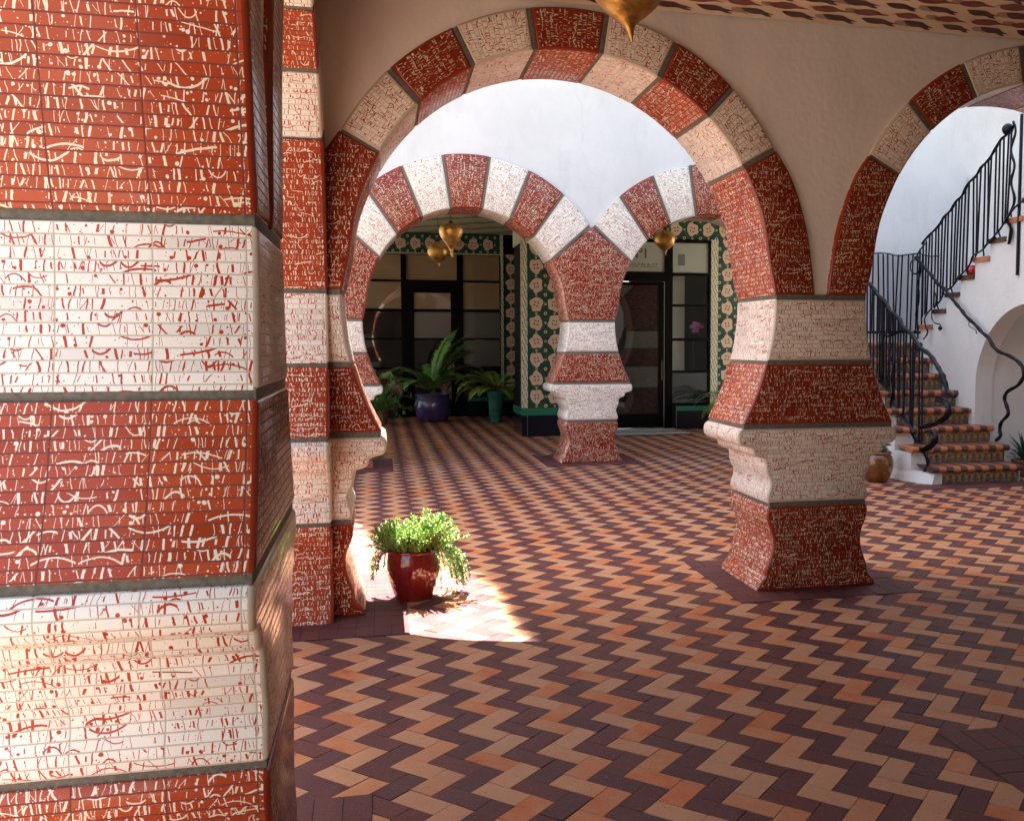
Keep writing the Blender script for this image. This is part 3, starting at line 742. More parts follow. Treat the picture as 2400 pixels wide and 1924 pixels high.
# ------------------------------------------------------------------ staircase
M['nos0'] = newmat('brown_nosing_tile', .4, (.085, .035, .028))[0]; M['nos1'] = newmat('orange_nosing_tile', .4, (.42, .14, .055))[0]
for k_ in ('nos0', 'nos1'):
    N.nt = M[k_].node_tree; bb = N.nt.nodes['Principled BSDF']; c0 = tuple(bb.inputs['Base Color'].default_value)[:3]; n = noise(7, 4)
    lk(ramp(n.outputs[0], [(.3, tuple(x*.75 for x in c0)), (.7, tuple(x*1.2 for x in c0))]), bb.inputs['Base Color'])
m_, b__ = newmat('painted_riser_tile', .25, (.12, .08, .06)); n = noise(26, 4)
lk(ramp(n.outputs[0], [(.35, (.05, .045, .05)), (.5, (.14, .10, .08)), (.62, (.10, .13, .12)), (.72, (.2, .09, .05))]), b__.inputs['Base Color']); M['riser'] = m_
M['yel'] = newmat('ochre_glaze', .25, (.50, .26, .03))[0]; M['org'] = newmat('orange_glaze', .25, (.42, .12, .03))[0]; M['teal'] = newmat('dark_blue_glaze', .25, (.03, .05, .07))[0]
R_ = .2125
stair = thing('staircase', (7, 10.3, 0), 'white plaster staircase with brown and orange striped treads and flowered tile risers', 'staircase')
XR = [7.63, 7.65, 7.63, 7.56, 7.53, 7.52, 7.5, 7.5]
def xleft(y):
    P = [(10.27, 6.44), (10.5, 6.36), (10.75, 6.29), (11.0, 6.26), (11.5, 6.3), (13.3, 6.3)]
    for (a, x), (c, z) in zip(P, P[1:]):
        if y <= c: return x+(z-x)*max(0, (y-a))/(c-a)
    return 6.3
for i in range(8):
    zt = R_*(i+1); yr = 10.34+.3*i; xr = XR[i]; xl = xleft(yr)-.02
    # tread of alternating bricks with a rounded nose
    b = B(); nb = round((xr-xl)/.098); wb = (xr-xl)/nb
    yb = yr+.33 if i < 7 else 13.2
    sec = [(yb, zt), (yr-.03, zt)]+[(yr-.03-.037*sin(a), zt-.037+.037*cos(a)) for a in (.4, .8, 1.2, 1.57, 2, 2.5, 3.14)]+[(yr+.01, zt-.074)]
    for k in range(nb):
        x0 = xl+k*wb+.002; x1 = xl+(k+1)*wb-.002; m = (k+i) % 2
        for (ya, za), (yc, zc) in zip(sec, sec[1:]): b.quad((x0, yc, zc), (x1, yc, zc), (x1, ya, za), (x0, ya, za), m)
        b.poly([(x0, y, z) for y, z in sec], m); b.poly([(x1, y, z) for y, z in sec][::-1], m)
    b.build('tread', [M['nos0'], M['nos1']], stair)
    b = B(); b.box(xl+.03, xr-.02, yr+.004, yb, zt-.05, zt-.004); b.build('tread_bed', [M['mortar']], stair)
    b = B(); x0 = 6.53 if i < 3 else 6.46; x1 = xr-.03; z0 = zt-R_+.001; z1 = zt-.07
    b.box(x0, x1, yr, yr+.02, z0, z1, 0)
    x = x0+.06; q = 0
    while x < x1-.04:
        s = .058 if q % 2 else .036; zc = (z0+z1)/2+(.006 if q % 2 else .012)
        y = yr-.0015
        for a in range(-1, 8):
            t0 = pi*a/7+.05; t1 = pi*(a+1)/7-.05
            b.poly([(x+s*cos(t0)*.95, y, zc+s*sin(t0)*.9), (x+s*1.12*cos((t0+t1)/2), y, zc+s*1.05*sin((t0+t1)/2)), (x+s*cos(t1)*.95, y, zc+s*sin(t1)*.9), (x+s*.5*cos(t1), y, zc+s*.5*sin(t1)), (x+s*.5*cos(t0), y, zc+s*.5*sin(t0))], 1)
        if q % 2:
            for sg in (-1, 1): b.poly([(x+sg*.05+.016*cos(k*1.05), y, zc-.045+.014*sin(k*1.05)) for k in range(6)], 2)
            b.poly([(x+.012*cos(k*1.05), y, zc-.01+.012*sin(k*1.05)) for k in range(6)], 2)
        b.poly([(x+.08+.012*cos(k*1.57), y, zc+.03+.012*sin(k*1.57)) for k in range(4)], 3)
        b.quad((x+.078, y, z0+.01), (x+.088, y, z0+.01), (x+.088, y, z1-.03), (x+.078, y, z1-.03), 3)
        x += .085; q += 1
    b.build('riser', [M['riser'], M['yel'], M['org'], M['teal']], stair)
    b = B(); b.box(x1+.001, x1+.025, yr+.001, yr+.30, 0 if i < 3 else zt-R_, zt-.075); b.build('plaster_edge', [M['plaster']], stair); b = B(); b.box(xl+.02, x0-.001, yr-.004, yr+.3, 0, zt-.075); b.build('plaster_edge', [M['plaster']], stair)
# left stringer, curved in plan
b = B(); ys = [10.27]; y = 10.27
pts = []
for i in range(8):
    y0 = 10.34+.3*i if i else 10.29; y1 = 10.34+.3*(i+1) if i < 7 else 13.25
    for k in range(5): yy_ = y0+(y1-y0)*k/4; pts.append((yy_, R_*(i+1)-.076))
for (ya, za), (yc, zc) in zip(pts, pts[1:]):
    if yc-ya < 1e-6: continue
    xa, xc = xleft(ya), xleft(yc)
    fl = lambda x: x-.03
    b.quad((fl(xa), ya, 0), (xa, ya, .12), (xc, yc, .12), (fl(xc), yc, 0)); b.quad((xa, ya, .12), (xa, ya, za), (xc, yc, za), (xc, yc, .12))
    b.quad((xa, ya, za), (6.55, ya, za), (6.55, yc, za), (xc, yc, za))
b.quad((6.41, 10.29, 0), (6.555, 10.325, 0), (6.555, 10.325, .155), (6.435, 10.29, .155))
b.build('side_wall', [M['plaster']], stair)
# wall and upper flight
TZ = lambda k: 1.945+.209*k
YH = lambda k: 12.45-.315*k
KN = 11
out = [(13.22, 0), (11.11, 0), (11.11, .7)]+[(10.08+1.03*cos(a*pi/24), 1.13+1.03*sin(a*pi/24)) for a in range(0, 25)]+[(9.05, 0), (8.4, 0), (8.4, TZ(KN)-.062)]
for k in range(KN, -1, -1):
    out += [(YH(k)-.3, TZ(k)-.062), (YH(k)-.012, TZ(k)-.062), (YH(k)-.012, TZ(k-1)-.062)] if k else [(YH(0)-.3, TZ(0)-.062), (YH(0)-.012, TZ(0)-.062), (YH(0)-.012, 1.66), (13.22, 1.66)]
cl_ = [out[0]]
for p in out[1:]:
    if hypot(p[0]-cl_[-1][0], p[1]-cl_[-1][1]) > .004: cl_.append(p)
b = B(); b.poly([(7.5, y, z) for y, z in cl_]); b.poly([(7.75, y, z) for y, z in cl_][::-1])
for i in range(len(cl_)):
    a, c = cl_[i-1], cl_[i]; b.quad((7.5, a[0], a[1]), (7.75, a[0], a[1]), (7.75, c[0], c[1]), (7.5, c[0], c[1]))
b.build('side_wall', [M['plaster']], stair)
b = B(); b.box(8.7, 8.8, 8.4, 13.2, 0, 4.2); b.box(7.76, 8.69, 11.13, 11.2, 0, 2.5); b.build('niche_wall', [M['plaster']], stair)
for k in range(KN+1):
    b = B(); b.box(7.47, 8.69, YH(k)-.325, YH(k), TZ(k)-.06, TZ(k), 0); b.build('tread', [M['nos1' if k % 2 == 0 and k != 2 else 'nos0'] if k != 0 else M['nos1']] if k % 2 == 0 else [M['nos0']], stair)
    b = B(); b.box(7.76, 8.69, YH(k)-.3, YH(k)-.012, TZ(k)-.26, TZ(k)-.061); b.build('flight_body', [M['plaster']], stair)
b = B(); b.box(6.3, 8.69, 12.44, 13.21, 1.56, 1.66); b.build('landing', [M['plaster']], stair)
# ------------------------------------------------------------------ wrought iron
m_, b__ = newmat('wrought_iron', .33, (.002, .0024, .008), 0, .22); n = noise(30, 3); bump(n.outputs[0], b__, .4, .004); M['wi'] = m_
A_TOP = [(7.45,12.535,2.882),(7.45,12.493,2.926),(7.45,12.43,2.991),(7.45,12.303,3.072),(7.45,12.358,3.088),(7.45,12.161,3.193),(7.45,11.969,3.279),(7.45,11.837,3.385),(7.45,11.68,3.455),(7.45,11.58,3.545),(7.45,11.429,3.612),(7.45,11.309,3.739),(7.45,11.141,3.813),(7.45,11.025,3.907),(7.45,10.887,3.967),(7.45,10.776,4.057),(7.45,10.646,4.169),(7.45,10.495,4.22),(7.45,10.391,4.292)]
A_BOT = [(7.44,11.987,2.197),(7.44,11.917,2.228),(7.44,11.819,2.315),(7.44,11.783,2.403),(7.44,11.626,2.417),(7.44,11.495,2.509),(7.44,11.421,2.57),(7.44,11.275,2.647),(7.44,11.187,2.726),(7.44,11.136,2.807),(7.44,10.943,2.864),(7.44,10.843,2.938),(7.44,10.759,2.981),(7.44,10.605,3.078),(7.44,10.477,3.187),(7.44,10.332,3.303),(7.44,10.16,3.373)]
A_POST = [(7.44,12.465,2.923),(7.44,12.383,2.799),(7.44,12.377,2.658),(7.44,12.449,2.545),(7.44,12.399,2.389),(7.44,12.415,2.236),(7.44,12.475,2.096),(7.44,12.425,1.953),(7.44,12.405,1.751)]
A_HOOK = [(7.42,11.963,2.378),(7.42,11.939,2.286),(7.42,11.965,2.173),(7.42,12.033,2.083),(7.42,12.02,2.014),(7.42,11.945,1.961),(7.42,11.832,1.941),(7.42,11.82,1.896)]
A_HOOK2 = [(7.42,12.047,2.164),(7.42,12.129,2.109),(7.42,12.21,2.03),(7.42,12.185,1.925),(7.42,12.129,1.854),(7.42,12.158,1.796),(7.42,12.22,1.75)]
A_NEWEL = [(7.46,10.428,4.333),(7.46,10.38,4.21),(7.46,10.456,4.01),(7.46,10.382,3.809),(7.46,10.439,3.629),(7.46,10.364,3.416),(7.46,10.422,3.275),(7.46,10.506,3.191),(7.46,10.412,3.057),(7.46,10.448,2.884)]
A_OVAL = [(7.43,12.457,2.875),(7.43,12.59,2.863),(7.43,12.632,2.795),(7.43,12.606,2.709),(7.43,12.493,2.666),(7.43,12.384,2.693)]
C_TOP = [(6.5,12.092,2.499),(6.5,11.974,2.424),(6.5,11.835,2.316),(6.5,11.655,2.231),(6.5,11.543,2.117),(6.5,11.435,2.07),(6.5,11.286,1.991),(6.5,11.179,1.882),(6.5,10.996,1.806),(6.5,10.855,1.691),(6.5,10.776,1.629),(6.5,10.585,1.558),(6.5,10.472,1.479),(6.5,10.36,1.381),(6.5,10.287,1.313),(6.5,10.224,1.223),(6.5,10.17,1.122),(6.5,10.088,1.089),(6.5,10.015,1.073)]
C_BAR = [(6.5,10.015,1.07),(6.5,10.316,1.054),(6.5,10.571,1.036),(6.5,10.81,1.011)]
C_RIB = [(6.49,10.383,1.022),(6.49,10.215,0.999),(6.49,10.13,0.929),(6.49,10.158,0.834),(6.49,10.32,0.747),(6.49,10.523,0.692),(6.49,10.751,0.644)]
C_RIB2 = [(6.42,10.339,0.652),(6.42,10.268,0.582),(6.42,10.332,0.482),(6.42,10.501,0.407),(6.42,10.678,0.383),(6.42,10.535,0.364),(6.42,10.426,0.28),(6.42,10.44,0.183),(6.42,10.559,0.1),(6.42,10.736,0.027)]
C_BOT = [(6.5,11.766,1.194),(6.5,11.554,1.087),(6.5,11.367,0.921),(6.5,11.166,0.781),(6.5,11.01,0.692),(6.5,10.93,0.579),(6.5,10.835,0.498),(6.5,10.707,0.466)]
C_POST = [(6.48,11.511,1.691),(6.48,11.462,1.516),(6.48,11.38,1.382),(6.48,11.423,1.227),(6.48,11.377,1.075),(6.48,11.421,0.918),(6.48,11.385,0.766),(6.48,11.28,0.63)]
C_SWIRL = [(6.48,11.619,1.68),(6.48,11.676,1.735),(6.48,11.623,1.79),(6.48,11.494,1.778),(6.48,11.347,1.82),(6.48,11.204,1.845),(6.48,11.062,1.828)]
C_FOOT = [(6.45,11.308,0.669),(6.45,11.31,0.71),(6.45,11.194,0.764),(6.45,11.097,0.746),(6.45,10.924,0.68),(6.45,10.809,0.58)]
D_RAIL = [(7.4,12.452,2.898),(7.4,12.251,2.765),(7.4,12.098,2.661),(7.4,11.97,2.572),(7.4,11.864,2.486),(7.4,11.7,2.409),(7.4,11.578,2.314),(7.4,11.419,2.197),(7.4,11.303,2.116),(7.4,11.188,2.026),(7.4,11.002,1.925),(7.4,10.856,1.828),(7.4,10.714,1.753),(7.4,10.625,1.659),(7.4,10.505,1.588),(7.4,10.307,1.539),(7.4,10.131,1.471),(7.4,10.034,1.394),(7.4,10.019,1.297),(7.4,10.115,1.19),(7.4,10.306,1.106),(7.4,10.363,1.016),(7.4,10.313,0.923),(7.4,10.285,0.829),(7.4,10.411,0.723),(7.4,10.437,0.623),(7.4,10.419,0.557),(7.4,10.51,0.49)]
D_LOOP = [(7.4,11.113,1.992),(7.4,11.137,1.917),(7.4,11.035,1.873),(7.4,10.981,1.85),(7.4,10.97,1.808)]

def strap(P, r, n=5, flat=.45, tw=0, name='rail', root=None):
    Q = crom(P, n); b = B(); L = len(Q); k = 8
    rr = [r*(1+.12*sin(i*1.1)) for i in range(L)]
    b.tube(Q, rr, k, flat=flat if not tw else .6); return b.build(name, [M['wi']], root, smooth=50)
def balusters(root, top, bot, n, r=.0115, x=None, seed=2, ext=(0, 1)):
    rd = random.Random(seed)
    def at(P, y):
        Ps = sorted(P, key=lambda p: p[1])
        for a, c in zip(Ps, Ps[1:]):
            if a[1] <= y <= c[1]: t = (y-a[1])/max(1e-6, c[1]-a[1]); return a[2]+(c[2]-a[2])*t
        return Ps[0][2] if y < Ps[0][1] else Ps[-1][2]
    y0 = max(min(p[1] for p in top), min(p[1] for p in bot)); y1 = min(max(p[1] for p in top), max(p[1] for p in bot))
    for i in range(n):
        y = y0+(y1-y0)*(ext[0]+(ext[1]-ext[0])*(i+.5)/n)+rd.uniform(-.015, .015); yb = y+rd.uniform(-.045, .045)
        X = top[0][0]; b = B(); zt, zb = at(top, y), at(bot, yb)
        mid = ((y+yb)/2+rd.uniform(-.006, .006), (zt+zb)/2)
        b.tube(crom([(X, yb, zb), (X, mid[0], mid[1]), (X, y, zt)], 3), r, 6); b.build('baluster', [M['wi']], root)
ra = thing('iron_railing', (7.45, 11.5, 1.9), 'dark wavy wrought iron railing climbing the upper flight of stairs', 'railing', 'wrought iron stair railings')
strap(A_TOP, .024, root=ra); strap(A_BOT, .026, root=ra, name='lower_rail'); strap(A_POST, .024, root=ra, name='post'); strap(A_HOOK, .016, root=ra, name='hook'); strap(A_HOOK2, .024, root=ra, name='hook')
strap(A_NEWEL, .033, root=ra, name='post'); strap(A_OVAL, .018, root=ra, name='scroll')
b = B(); P = Vector(A_NEWEL[0])
b.lathe([(.001, -.07)]+[(.07*sin(a*pi/10), -.07*cos(a*pi/10)) for a in range(1, 10)]+[(.001, .07)], (7.46, 10.53, 4.27), 16); b.build('knob', [M['wi']], ra, smooth=True)
b = B(); b.lathe([(.001, -.03)]+[(.03*sin(a*pi/8), -.03*cos(a*pi/8)) for a in range(1, 8)]+[(.001, .03)], (7.42, 11.82, 1.89), 12); b.build('knob', [M['wi']], ra, smooth=True)
balusters(ra, A_TOP, [(7.44, 12.45, 2.0)]+A_BOT, 27, .013)
balusters(ra, A_BOT, [(7.44, YH(k)-d, TZ(k)-.0) for k in range(0, 7) for d in (.02, .30)], 15, seed=9, ext=(.05, 1))
b = B(); b.tube([(7.48, 10.30, 2.5), (7.48, 10.30, 4.4)], .02, 8); b.build('post', [M['wi']], ra)
rb = thing('iron_railing', (7.2, 13.15, 1.7), 'level iron railing along the landing against the white wall', 'railing', 'wrought iron stair railings')
strap([(6.0+i*.17, 13.15, 3.0+.02*sin(i*1.9)) for i in range(14)], .015, root=rb)
b = B(); b.box(6.0, 8.0, 13.13, 13.16, 1.83, 1.87); b.build('lower_rail', [M['wi']], rb)
rd = random.Random(3)
for i in range(24):
    x = 6.05+i*.082+rd.uniform(-.012, .012); d = rd.uniform(-.05, .05); b = B(); b.tube([(x+d, 13.15, 1.87), (x, 13.15, 3.0)], .012, 6); b.build('baluster', [M['wi']], rb)
rc = thing('iron_railing', (6.5, 11.2, 0), 'blue black twisted iron railing of the lower flight ending in a big ribbon scroll', 'railing', 'wrought iron stair railings')
strap(C_TOP, .028, root=rc, flat=.8); strap(C_BAR, .016, root=rc, name='bar'); strap(C_RIB, .036, root=rc, name='scroll', flat=.3); strap(C_RIB2, .036, root=rc, name='scroll', flat=.4)
strap(C_BOT, .026, root=rc, name='lower_rail'); strap(C_POST, .025, root=rc, name='post'); strap(C_SWIRL, .02, root=rc, name='scroll'); strap(C_FOOT, .014, root=rc, name='scroll')
balusters(rc, C_TOP, C_BOT, 15, .013, seed=4)
balusters(rc, [(6.47, 12.6, 2.9)]+[(6.47, p[1], p[2]) for p in C_TOP], [(6.47, 12.4, 1.66), (6.47, 11.6, 1.15), (6.47, 11.3, .95)], 11, .012, seed=14, ext=(.1, 1))
rdr = thing('hand_rail', (7.4, 11.2, .5), 'long wavy iron handrail snaking down the white stair wall past its arched niche', 'railing', 'wrought iron stair railings')
strap(D_RAIL, .022, root=rdr, flat=.9); strap(D_LOOP, .011, root=rdr, name='loop')

# ------------------------------------------------------------------ pots
def glaze(name, c1, c2, c3_, r=.12, sc=6):
    m, b = newmat(name, r, c1); n = noise(sc, 4, .6)
    lk(ramp(n.outputs[0], [(.3, c1), (.5, c2), (.72, c3_)]), b.inputs['Base Color']); n2 = noise(18, 2); bump(n2.outputs[0], b, .1, .006)
    b.inputs['Coat Weight'].default_value = .6; b.inputs['Coat Roughness'].default_value = .05; return m
M['soil'] = newmat('dark_soil', .9, (.03, .018, .01))[0]
def pot(name, x, y, prof, mat, label, rim=.012, z=0, soil=True, group=None):
    t = thing(name, (x, y, z), label, 'pot', group); P = crom(prof, 4); R0, Z0 = P[-1]
    b = B(); b.lathe([(.001, .0)]+P, (x, y, z), 48); b.build('body', [mat], t, smooth=60)
    b = B(); b.lathe([(R0, Z0-.008)]+[(R0-.002+rim*cos(a), Z0+rim*sin(a)) for a in (-.6, 0, .6, 1.2, 1.8, 2.4, 3.0)]+[(R0-rim*1.2, Z0-.05)], (x, y, z), 48); b.build('rim', [mat], t, smooth=60)
    b = B(); b.lathe([(R0-rim*1.2, Z0-.05), (R0-rim*1.25, Z0-.045), (R0*.5, Z0-.035), (.001, Z0-.03)], (x, y, z), 32); b.build('soil', [M['soil']], t, smooth=True)
    return t
RED = glaze('oxblood_glaze', (.10, .006, .006), (.15, .010, .008), (.20, .016, .010), .08)
pot('flower_pot', .20, 6.46, [(.118, 0), (.125, .02), (.15, .09), (.172, .18), (.176, .25), (.168, .30), (.160, .325)], RED, 'dark red glazed pot standing in the sun patch by the near left pillar')
PUR = glaze('purple_glaze', (.03, .02, .09), (.05, .05, .16), (.10, .03, .08), .12, 4)
pot('flower_pot', 1.12, 21.25, [(.26, 0), (.31, .05), (.37, .18), (.40, .33), (.375, .46), (.34, .52), (.375, .585)], PUR, 'big blue and purple glazed pot before the tan blind window', .02)
GRN = glaze('green_glaze', (.01, .06, .05), (.02, .11, .09), (.04, .16, .13), .12, 5)
pot('flower_pot', 2.42, 20.75, [(.13, 0), (.135, .05), (.15, .25), (.17, .45), (.195, .6), (.205, .66)], GRN, 'tall green glazed vase pot, right of the big purple pot')
TER = glaze('brown_terracotta', (.14, .05, .02), (.2, .07, .03), (.25, .09, .04), .5)
pot('flower_pot', .02, 20.6, [(.11, 0), (.12, .03), (.15, .22), (.165, .30)], TER, 'small terracotta pot at the foot of the leafy plant, farthest left')
BRN = glaze('amber_brown_glaze', (.09, .03, .008), (.17, .06, .012), (.28, .11, .02), .14, 5)
pot('flower_pot', 5.93, 10.76, [(.12, 0), (.135, .02), (.18, .1), (.20, .2), (.19, .29), (.165, .335), (.175, .355)], BRN, 'round amber brown glazed pot against the white stair base')
pot('flower_pot', 7.98, 10.75, [(.10, 0), (.13, .1), (.15, .2)], TER, 'dark low pot with spiky plant beside the bottom stairs')
pot('flower_pot', 6.75, 17.6, [(.14, 0), (.18, .2), (.2, .4)], TER, 'pot hidden behind the right pillar holding the bright fern')
# ------------------------------------------------------------------ plants
def leafmat(name, c1, c2, tr=.25):
    m, b = newmat(name, .45, c1); n = noise(14, 2); g = nd('ShaderNodeNewGeometry')
    lk(mixc(N(g.outputs['Random Per Island']), c1, c2), b.inputs['Base Color'])
    b.inputs['Transmission Weight'].default_value = 0; b.inputs['Subsurface Weight'].default_value = .0; return m
M['fern'] = leafmat('fern_green', (.07, .20, .03), (.14, .30, .05)); M['fern2'] = leafmat('yellow_fern_green', (.13, .25, .03), (.24, .36, .06)); M['stem'] = newmat('brown_stem', .6, (.10, .06, .025))[0]
M['sed'] = leafmat('bright_succulent_green', (.14, .30, .04), (.42, .56, .16)); M['sage'] = leafmat('grey_green_leaf', (.10, .16, .12), (.20, .27, .22)); M['agave'] = leafmat('agave_green', (.03, .06, .04), (.05, .09, .06))
def leaf(b, p, d, n_, L, w, m=0, bend=0):
    d = d.normalized(); s = d.cross(n_); s = s.normalized() if s.length > 1e-4 else d.orthogonal().normalized(); u_ = s.cross(d)
    a = p; c = p+d*L*.5+u_*bend*.5; e = p+d*L-u_*bend
    b.quad(tuple(a), tuple(c-s*w), tuple(e), tuple(c+s*w), m)
def frond(bl, bs, p0, az, el, L, droop, w, nl, rd, m=0, sub=False):
    Q = []; p = Vector(p0); e = el; st_ = L/24
    for i in range(25):
        Q.append(tuple(p)); p = p+Vector((cos(az)*cos(e), sin(az)*cos(e), sin(e)))*st_; e -= droop/24*(.5+i/16)
    bs.tube(Q, [.006*(1-i/30) for i in range(25)], 5)
    for i in range(4, 24):
        for q in range(nl):
            t = q/nl; a = Vector(Q[i])*(1-t)+Vector(Q[i+1])*t; d = (Vector(Q[i+1])-Vector(Q[i])).normalized()
            s = d.cross(Vector((0, 0, 1))); s = s.normalized() if s.length > 1e-3 else Vector((1, 0, 0)); up = s.cross(d)
            f = sin(pi*min(1, (i+t-3)/21.5)**.75)
            for sg in (-1, 1):
                ll = w*f*rd.uniform(.85, 1.1)+.01; dd = (s*sg+d*.45-up*rd.uniform(.05, .3))
                if not sub: leaf(bl, a, dd, up, ll, ll*.055+.003, m)
                else:
                    dn = dd.normalized(); sx = dn.cross(up)
                    for k in range(6):
                        pp = a+dn*ll*k/6
                        for s2 in (-1, 1): leaf(bl, pp, sx*s2+dn*.6, up, ll*.26*(1-k/8), .008, m)
def fernplant(label, x, y, z, fr_, mat, seed, sub=False, nl=2, group=None):
    rd = random.Random(seed); t = thing('fern', (x, y, z), label, 'plant', group)
    bl, bs = B(), B()
    for (az, el, L, dr, w_) in fr_: frond(bl, bs, (x+rd.uniform(-.03, .03), y+rd.uniform(-.03, .03), z), az, el, L, dr, w_, nl, rd, 0, sub)
    bl.build('fronds', [mat], t); bs.build('stalks', [M['stem']], t); return t
rd = random.Random(11)
fr_ = [(.6, 1.5, 1.75, .9, .26), (-.3, 1.45, 1.7, 1.0, .28), (.2, 1.35, 1.9, 1.25, .28), (3.3, 1.25, 1.35, 1.75, .26), (3.0, 1.0, 1.2, 1.9, .24), (-.15, 1.3, 1.75, 1.5, .30), (.3, 1.15, 1.6, 1.7, .28), (-.5, 1.35, 1.7, 1.4, .28), (.1, .95, 1.3, 1.6, .25), (-1.6, 1.1, 1.2, 1.6, .25), (-2.4, 1.0, 1.1, 1.8, .22), (1.6, 1.2, 1.4, 1.5, .25), (2.6, 1.25, 1.2, 1.7, .24), (-2.9, .75, 1.25, 1.5, .22), (-.9, 1.1, 1.3, 1.7, .24)]
fernplant('tall tree fern with arching fronds growing from the big purple pot', 1.12, 21.25, .55, fr_, M['fern'], 1, nl=4)
fr_ = [(rd.uniform(0, 6.28), rd.uniform(.5, 1.3), rd.uniform(.6, 1.05), rd.uniform(1.2, 2.2), rd.uniform(.14, .2)) for _ in range(22)]+[(3.1+rd.uniform(-.5, .5), rd.uniform(.5, 1.1), 1.15, 1.9, .2) for _ in range(6)]
fernplant('bushy yellow green fern spilling left out of the tall green vase pot', 2.42, 20.75, .62, fr_, M['fern2'], 2)
fr_ = [(rd.uniform(0, 6.28), rd.uniform(.4, 1.2), rd.uniform(.6, .9), rd.uniform(1.3, 2.2), .13) for _ in range(16)]+[(3.4+rd.uniform(-.5, .5), rd.uniform(.5, 1.2), 1.05, 1.8, .14) for _ in range(7)]
fernplant('bright green sword fern reaching out left from behind the right pillar', 6.75, 17.6, .38, fr_, M['fern2'], 3)
t = thing('leafy_plant', (.02, 20.6, .27), 'sprawling dark leafy plant in the small terracotta pot at far left', 'plant'); bl, bs = B(), B()
for k in range(46):
    az = rd.uniform(0, 6.28); p = Vector((.02, 20.6, .27)); e = rd.uniform(.3, 1.5); Q = [tuple(p)]; L = rd.uniform(.4, 1.0)
    for i in range(12):
        d = Vector((cos(az)*cos(e), sin(az)*cos(e), sin(e))); p = p+d*L/12; Q.append(tuple(p)); az += rd.uniform(-.3, .3); e -= rd.uniform(-.1, .3)
        for q in range(3): leaf(bl, p, d+Vector((rd.uniform(-1, 1), rd.uniform(-1, 1), rd.uniform(-.6, 1))), Vector((0, 0, 1)), rd.uniform(.06, .12), .014)
    bs.tube(Q, .004, 4)
bl.build('leaves', [M['fern']], t); bs.build('stalks', [M['stem']], t)
# trailing succulent in the red pot
t = thing('trailing_plant', (.20, 6.46, .29), 'bright green feathery succulent spilling over the rim of the dark red pot', 'plant'); bl, bs = B(), B()
rd = random.Random(21)
for k in range(470):
    az = rd.uniform(0, 6.28); r0 = .125*sqrt(rd.random()); p = Vector((.20+r0*cos(az), 6.46+r0*sin(az), .29)); trail = k % 13 == 0
    if trail: az = rd.choice([rd.gauss(.15, .3), rd.gauss(.05, .3), rd.gauss(.4, .4), rd.gauss(.1, .2), rd.gauss(3.0, .3)]); p = Vector((.2+.12*cos(az), 6.46+.12*sin(az), .31))
    right = cos(az-.15); L = rd.uniform(.14, .25)*(1+.25*max(0, right)); e = rd.uniform(.5, 1.55) if sin(az) > -.3 else rd.uniform(.85, 1.5)
    if trail: L = rd.uniform(.30, .43) if right > .2 else rd.uniform(.2, .3); e = rd.uniform(.2, .7)
    n_ = int(L/.010); Q = [tuple(p)]; dr = (2.7 if trail else rd.uniform(-.3, .7)*(1 if sin(az) > -.3 else .3))
    kink = rd.uniform(-.6, .6)
    for i in range(n_):
        d = Vector((cos(az)*cos(e), sin(az)*cos(e), sin(e))); p = p+d*.010; Q.append(tuple(p)); e -= dr/n_; az += kink/n_+rd.uniform(-.06, .06)
        if e < -1.35: e = -1.35
        if i > n_*.18:
            for q in range(4 if i < n_-4 else 6):
                dd = d*.6+Vector((rd.uniform(-1, 1), rd.uniform(-1, 1), rd.uniform(-.7, 1)))*.75
                leaf(bl, p, dd, Vector((rd.uniform(-1, 1), rd.uniform(-1, 1), 1)), rd.uniform(.012, .022), .0036, 1 if rd.random() < .03 else 0)
    bs.tube(Q[::2]+[Q[-1]], .0014, 4, cap=False)
bl.build('leaves', [M['sed'], M['stem']], t); bs.build('stalks', [M['stem']], t)
t = thing('succulent_plant', (5.93, 10.76, .33), 'pale grey green succulent rosettes in the amber brown pot', 'plant'); bl = B()
for k in range(16):
    c0 = Vector((5.93+rd.uniform(-.12, .16), 10.76+rd.uniform(-.1, .1), .34+rd.uniform(0, .10)))
    for i in range(22):
        a = i*2.4; e = .2+i*.055; d = Vector((cos(a)*cos(e), sin(a)*cos(e), sin(e))); leaf(bl, c0, d, Vector((0, 0, 1)), .065-.0015*i, .017, 0, .01)
bl.build('leaves', [M['sage']], t)
t = thing('agave_plant', (7.98, 10.75, .18), 'dark spiky agave at the right edge beside the bottom stairs', 'plant'); bl = B()
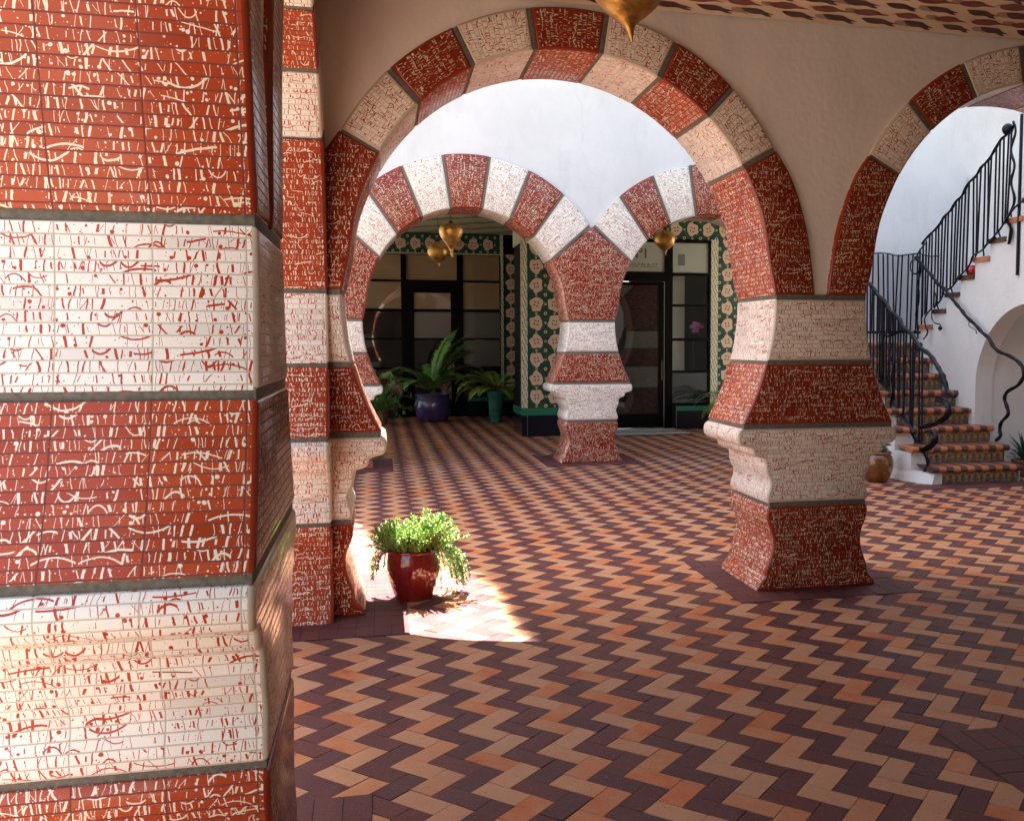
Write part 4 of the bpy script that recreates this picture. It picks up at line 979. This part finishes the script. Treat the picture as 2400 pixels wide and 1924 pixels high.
for i in range(34):
    a = i*2.4; e = .15+i*.035; p = Vector((7.98, 10.75, .18)); d = Vector((cos(a)*cos(e), sin(a)*cos(e), sin(e))); leaf(bl, p, d, Vector((0, 0, 1)), .42, .022, 0, .05)
bl.build('leaves', [M['agave']], t)
# orchid behind the side light, little pot on the upper stairs, door mat
t = thing('orchid', (6.22, 18.75, 1.5), 'pink orchid behind the glass beside the entrance door', 'plant'); bs = B(); bl = B()
bs.tube(crom([(6.22, 18.75, 1.0), (6.2, 18.75, 1.6), (6.24, 18.74, 2.0)], 5), .006, 6); bs.build('stalk', [M['stem']], t)
for i in range(26):
    c0 = Vector((6.25+rd.gauss(0, .05), 18.72+rd.uniform(-.05, .05), 2.02+rd.gauss(0, .05)))
    for k in range(5): a = k*1.257+i; leaf(bl, c0, Vector((cos(a), -.3, sin(a))), Vector((0, -1, 0)), .05, .02)
M['pink'] = newmat('orchid_pink', .5, (.42, .14, .34))[0]; bl.build('flowers', [M['pink']], t)
b = B(); b.box(6.05, 6.4, 18.6, 18.9, .95, 1.0); b.box(6.18, 6.27, 18.7, 18.8, 0, .95); tag(b.build('plant_stand', [M['stem']]), 'dark stand under the orchid behind the door glass', 'stand')
REDP = glaze('bright_red_glaze', (.5, .02, .01), (.55, .03, .015), (.6, .05, .02))
yp = YH(3)-.12; tt = pot('flower_pot', 7.60, yp, [(.05, 0), (.075, .03), (.085, .08), (.07, .12)], REDP, 'small bright red pot standing on a tread of the upper stairs', z=TZ(3)+.001)
t = thing('door_mat', (4.9, 17.7, 0), 'pale grey mat in front of the black glass entrance door', 'mat')
m_, b__ = newmat('mat_weave', .9, (.30, .31, .30)); n = noise(120, 2); bump(n.outputs[0], b__, .4, .004); M['mat'] = m_
b = B(); b.box(4.22, 5.62, 17.12, 18.22, .006, .022); b.build('weave', [M['mat']], t)
b = B(); b.box(4.19, 5.65, 17.09, 18.25, .0055, .016); b.build('border', [M['dado']], t)
b = B(); rd = random.Random(8)
for k in range(18):
    x = 4.35+k*.066; b.poly([(x+.022*cos(a*1.05)*rd.uniform(.5, 1), 17.55+.16*sin(a*1.05)*rd.uniform(.4, 1), .0245) for a in range(6)])
b.build('worn_motif', [M['dado']], t)
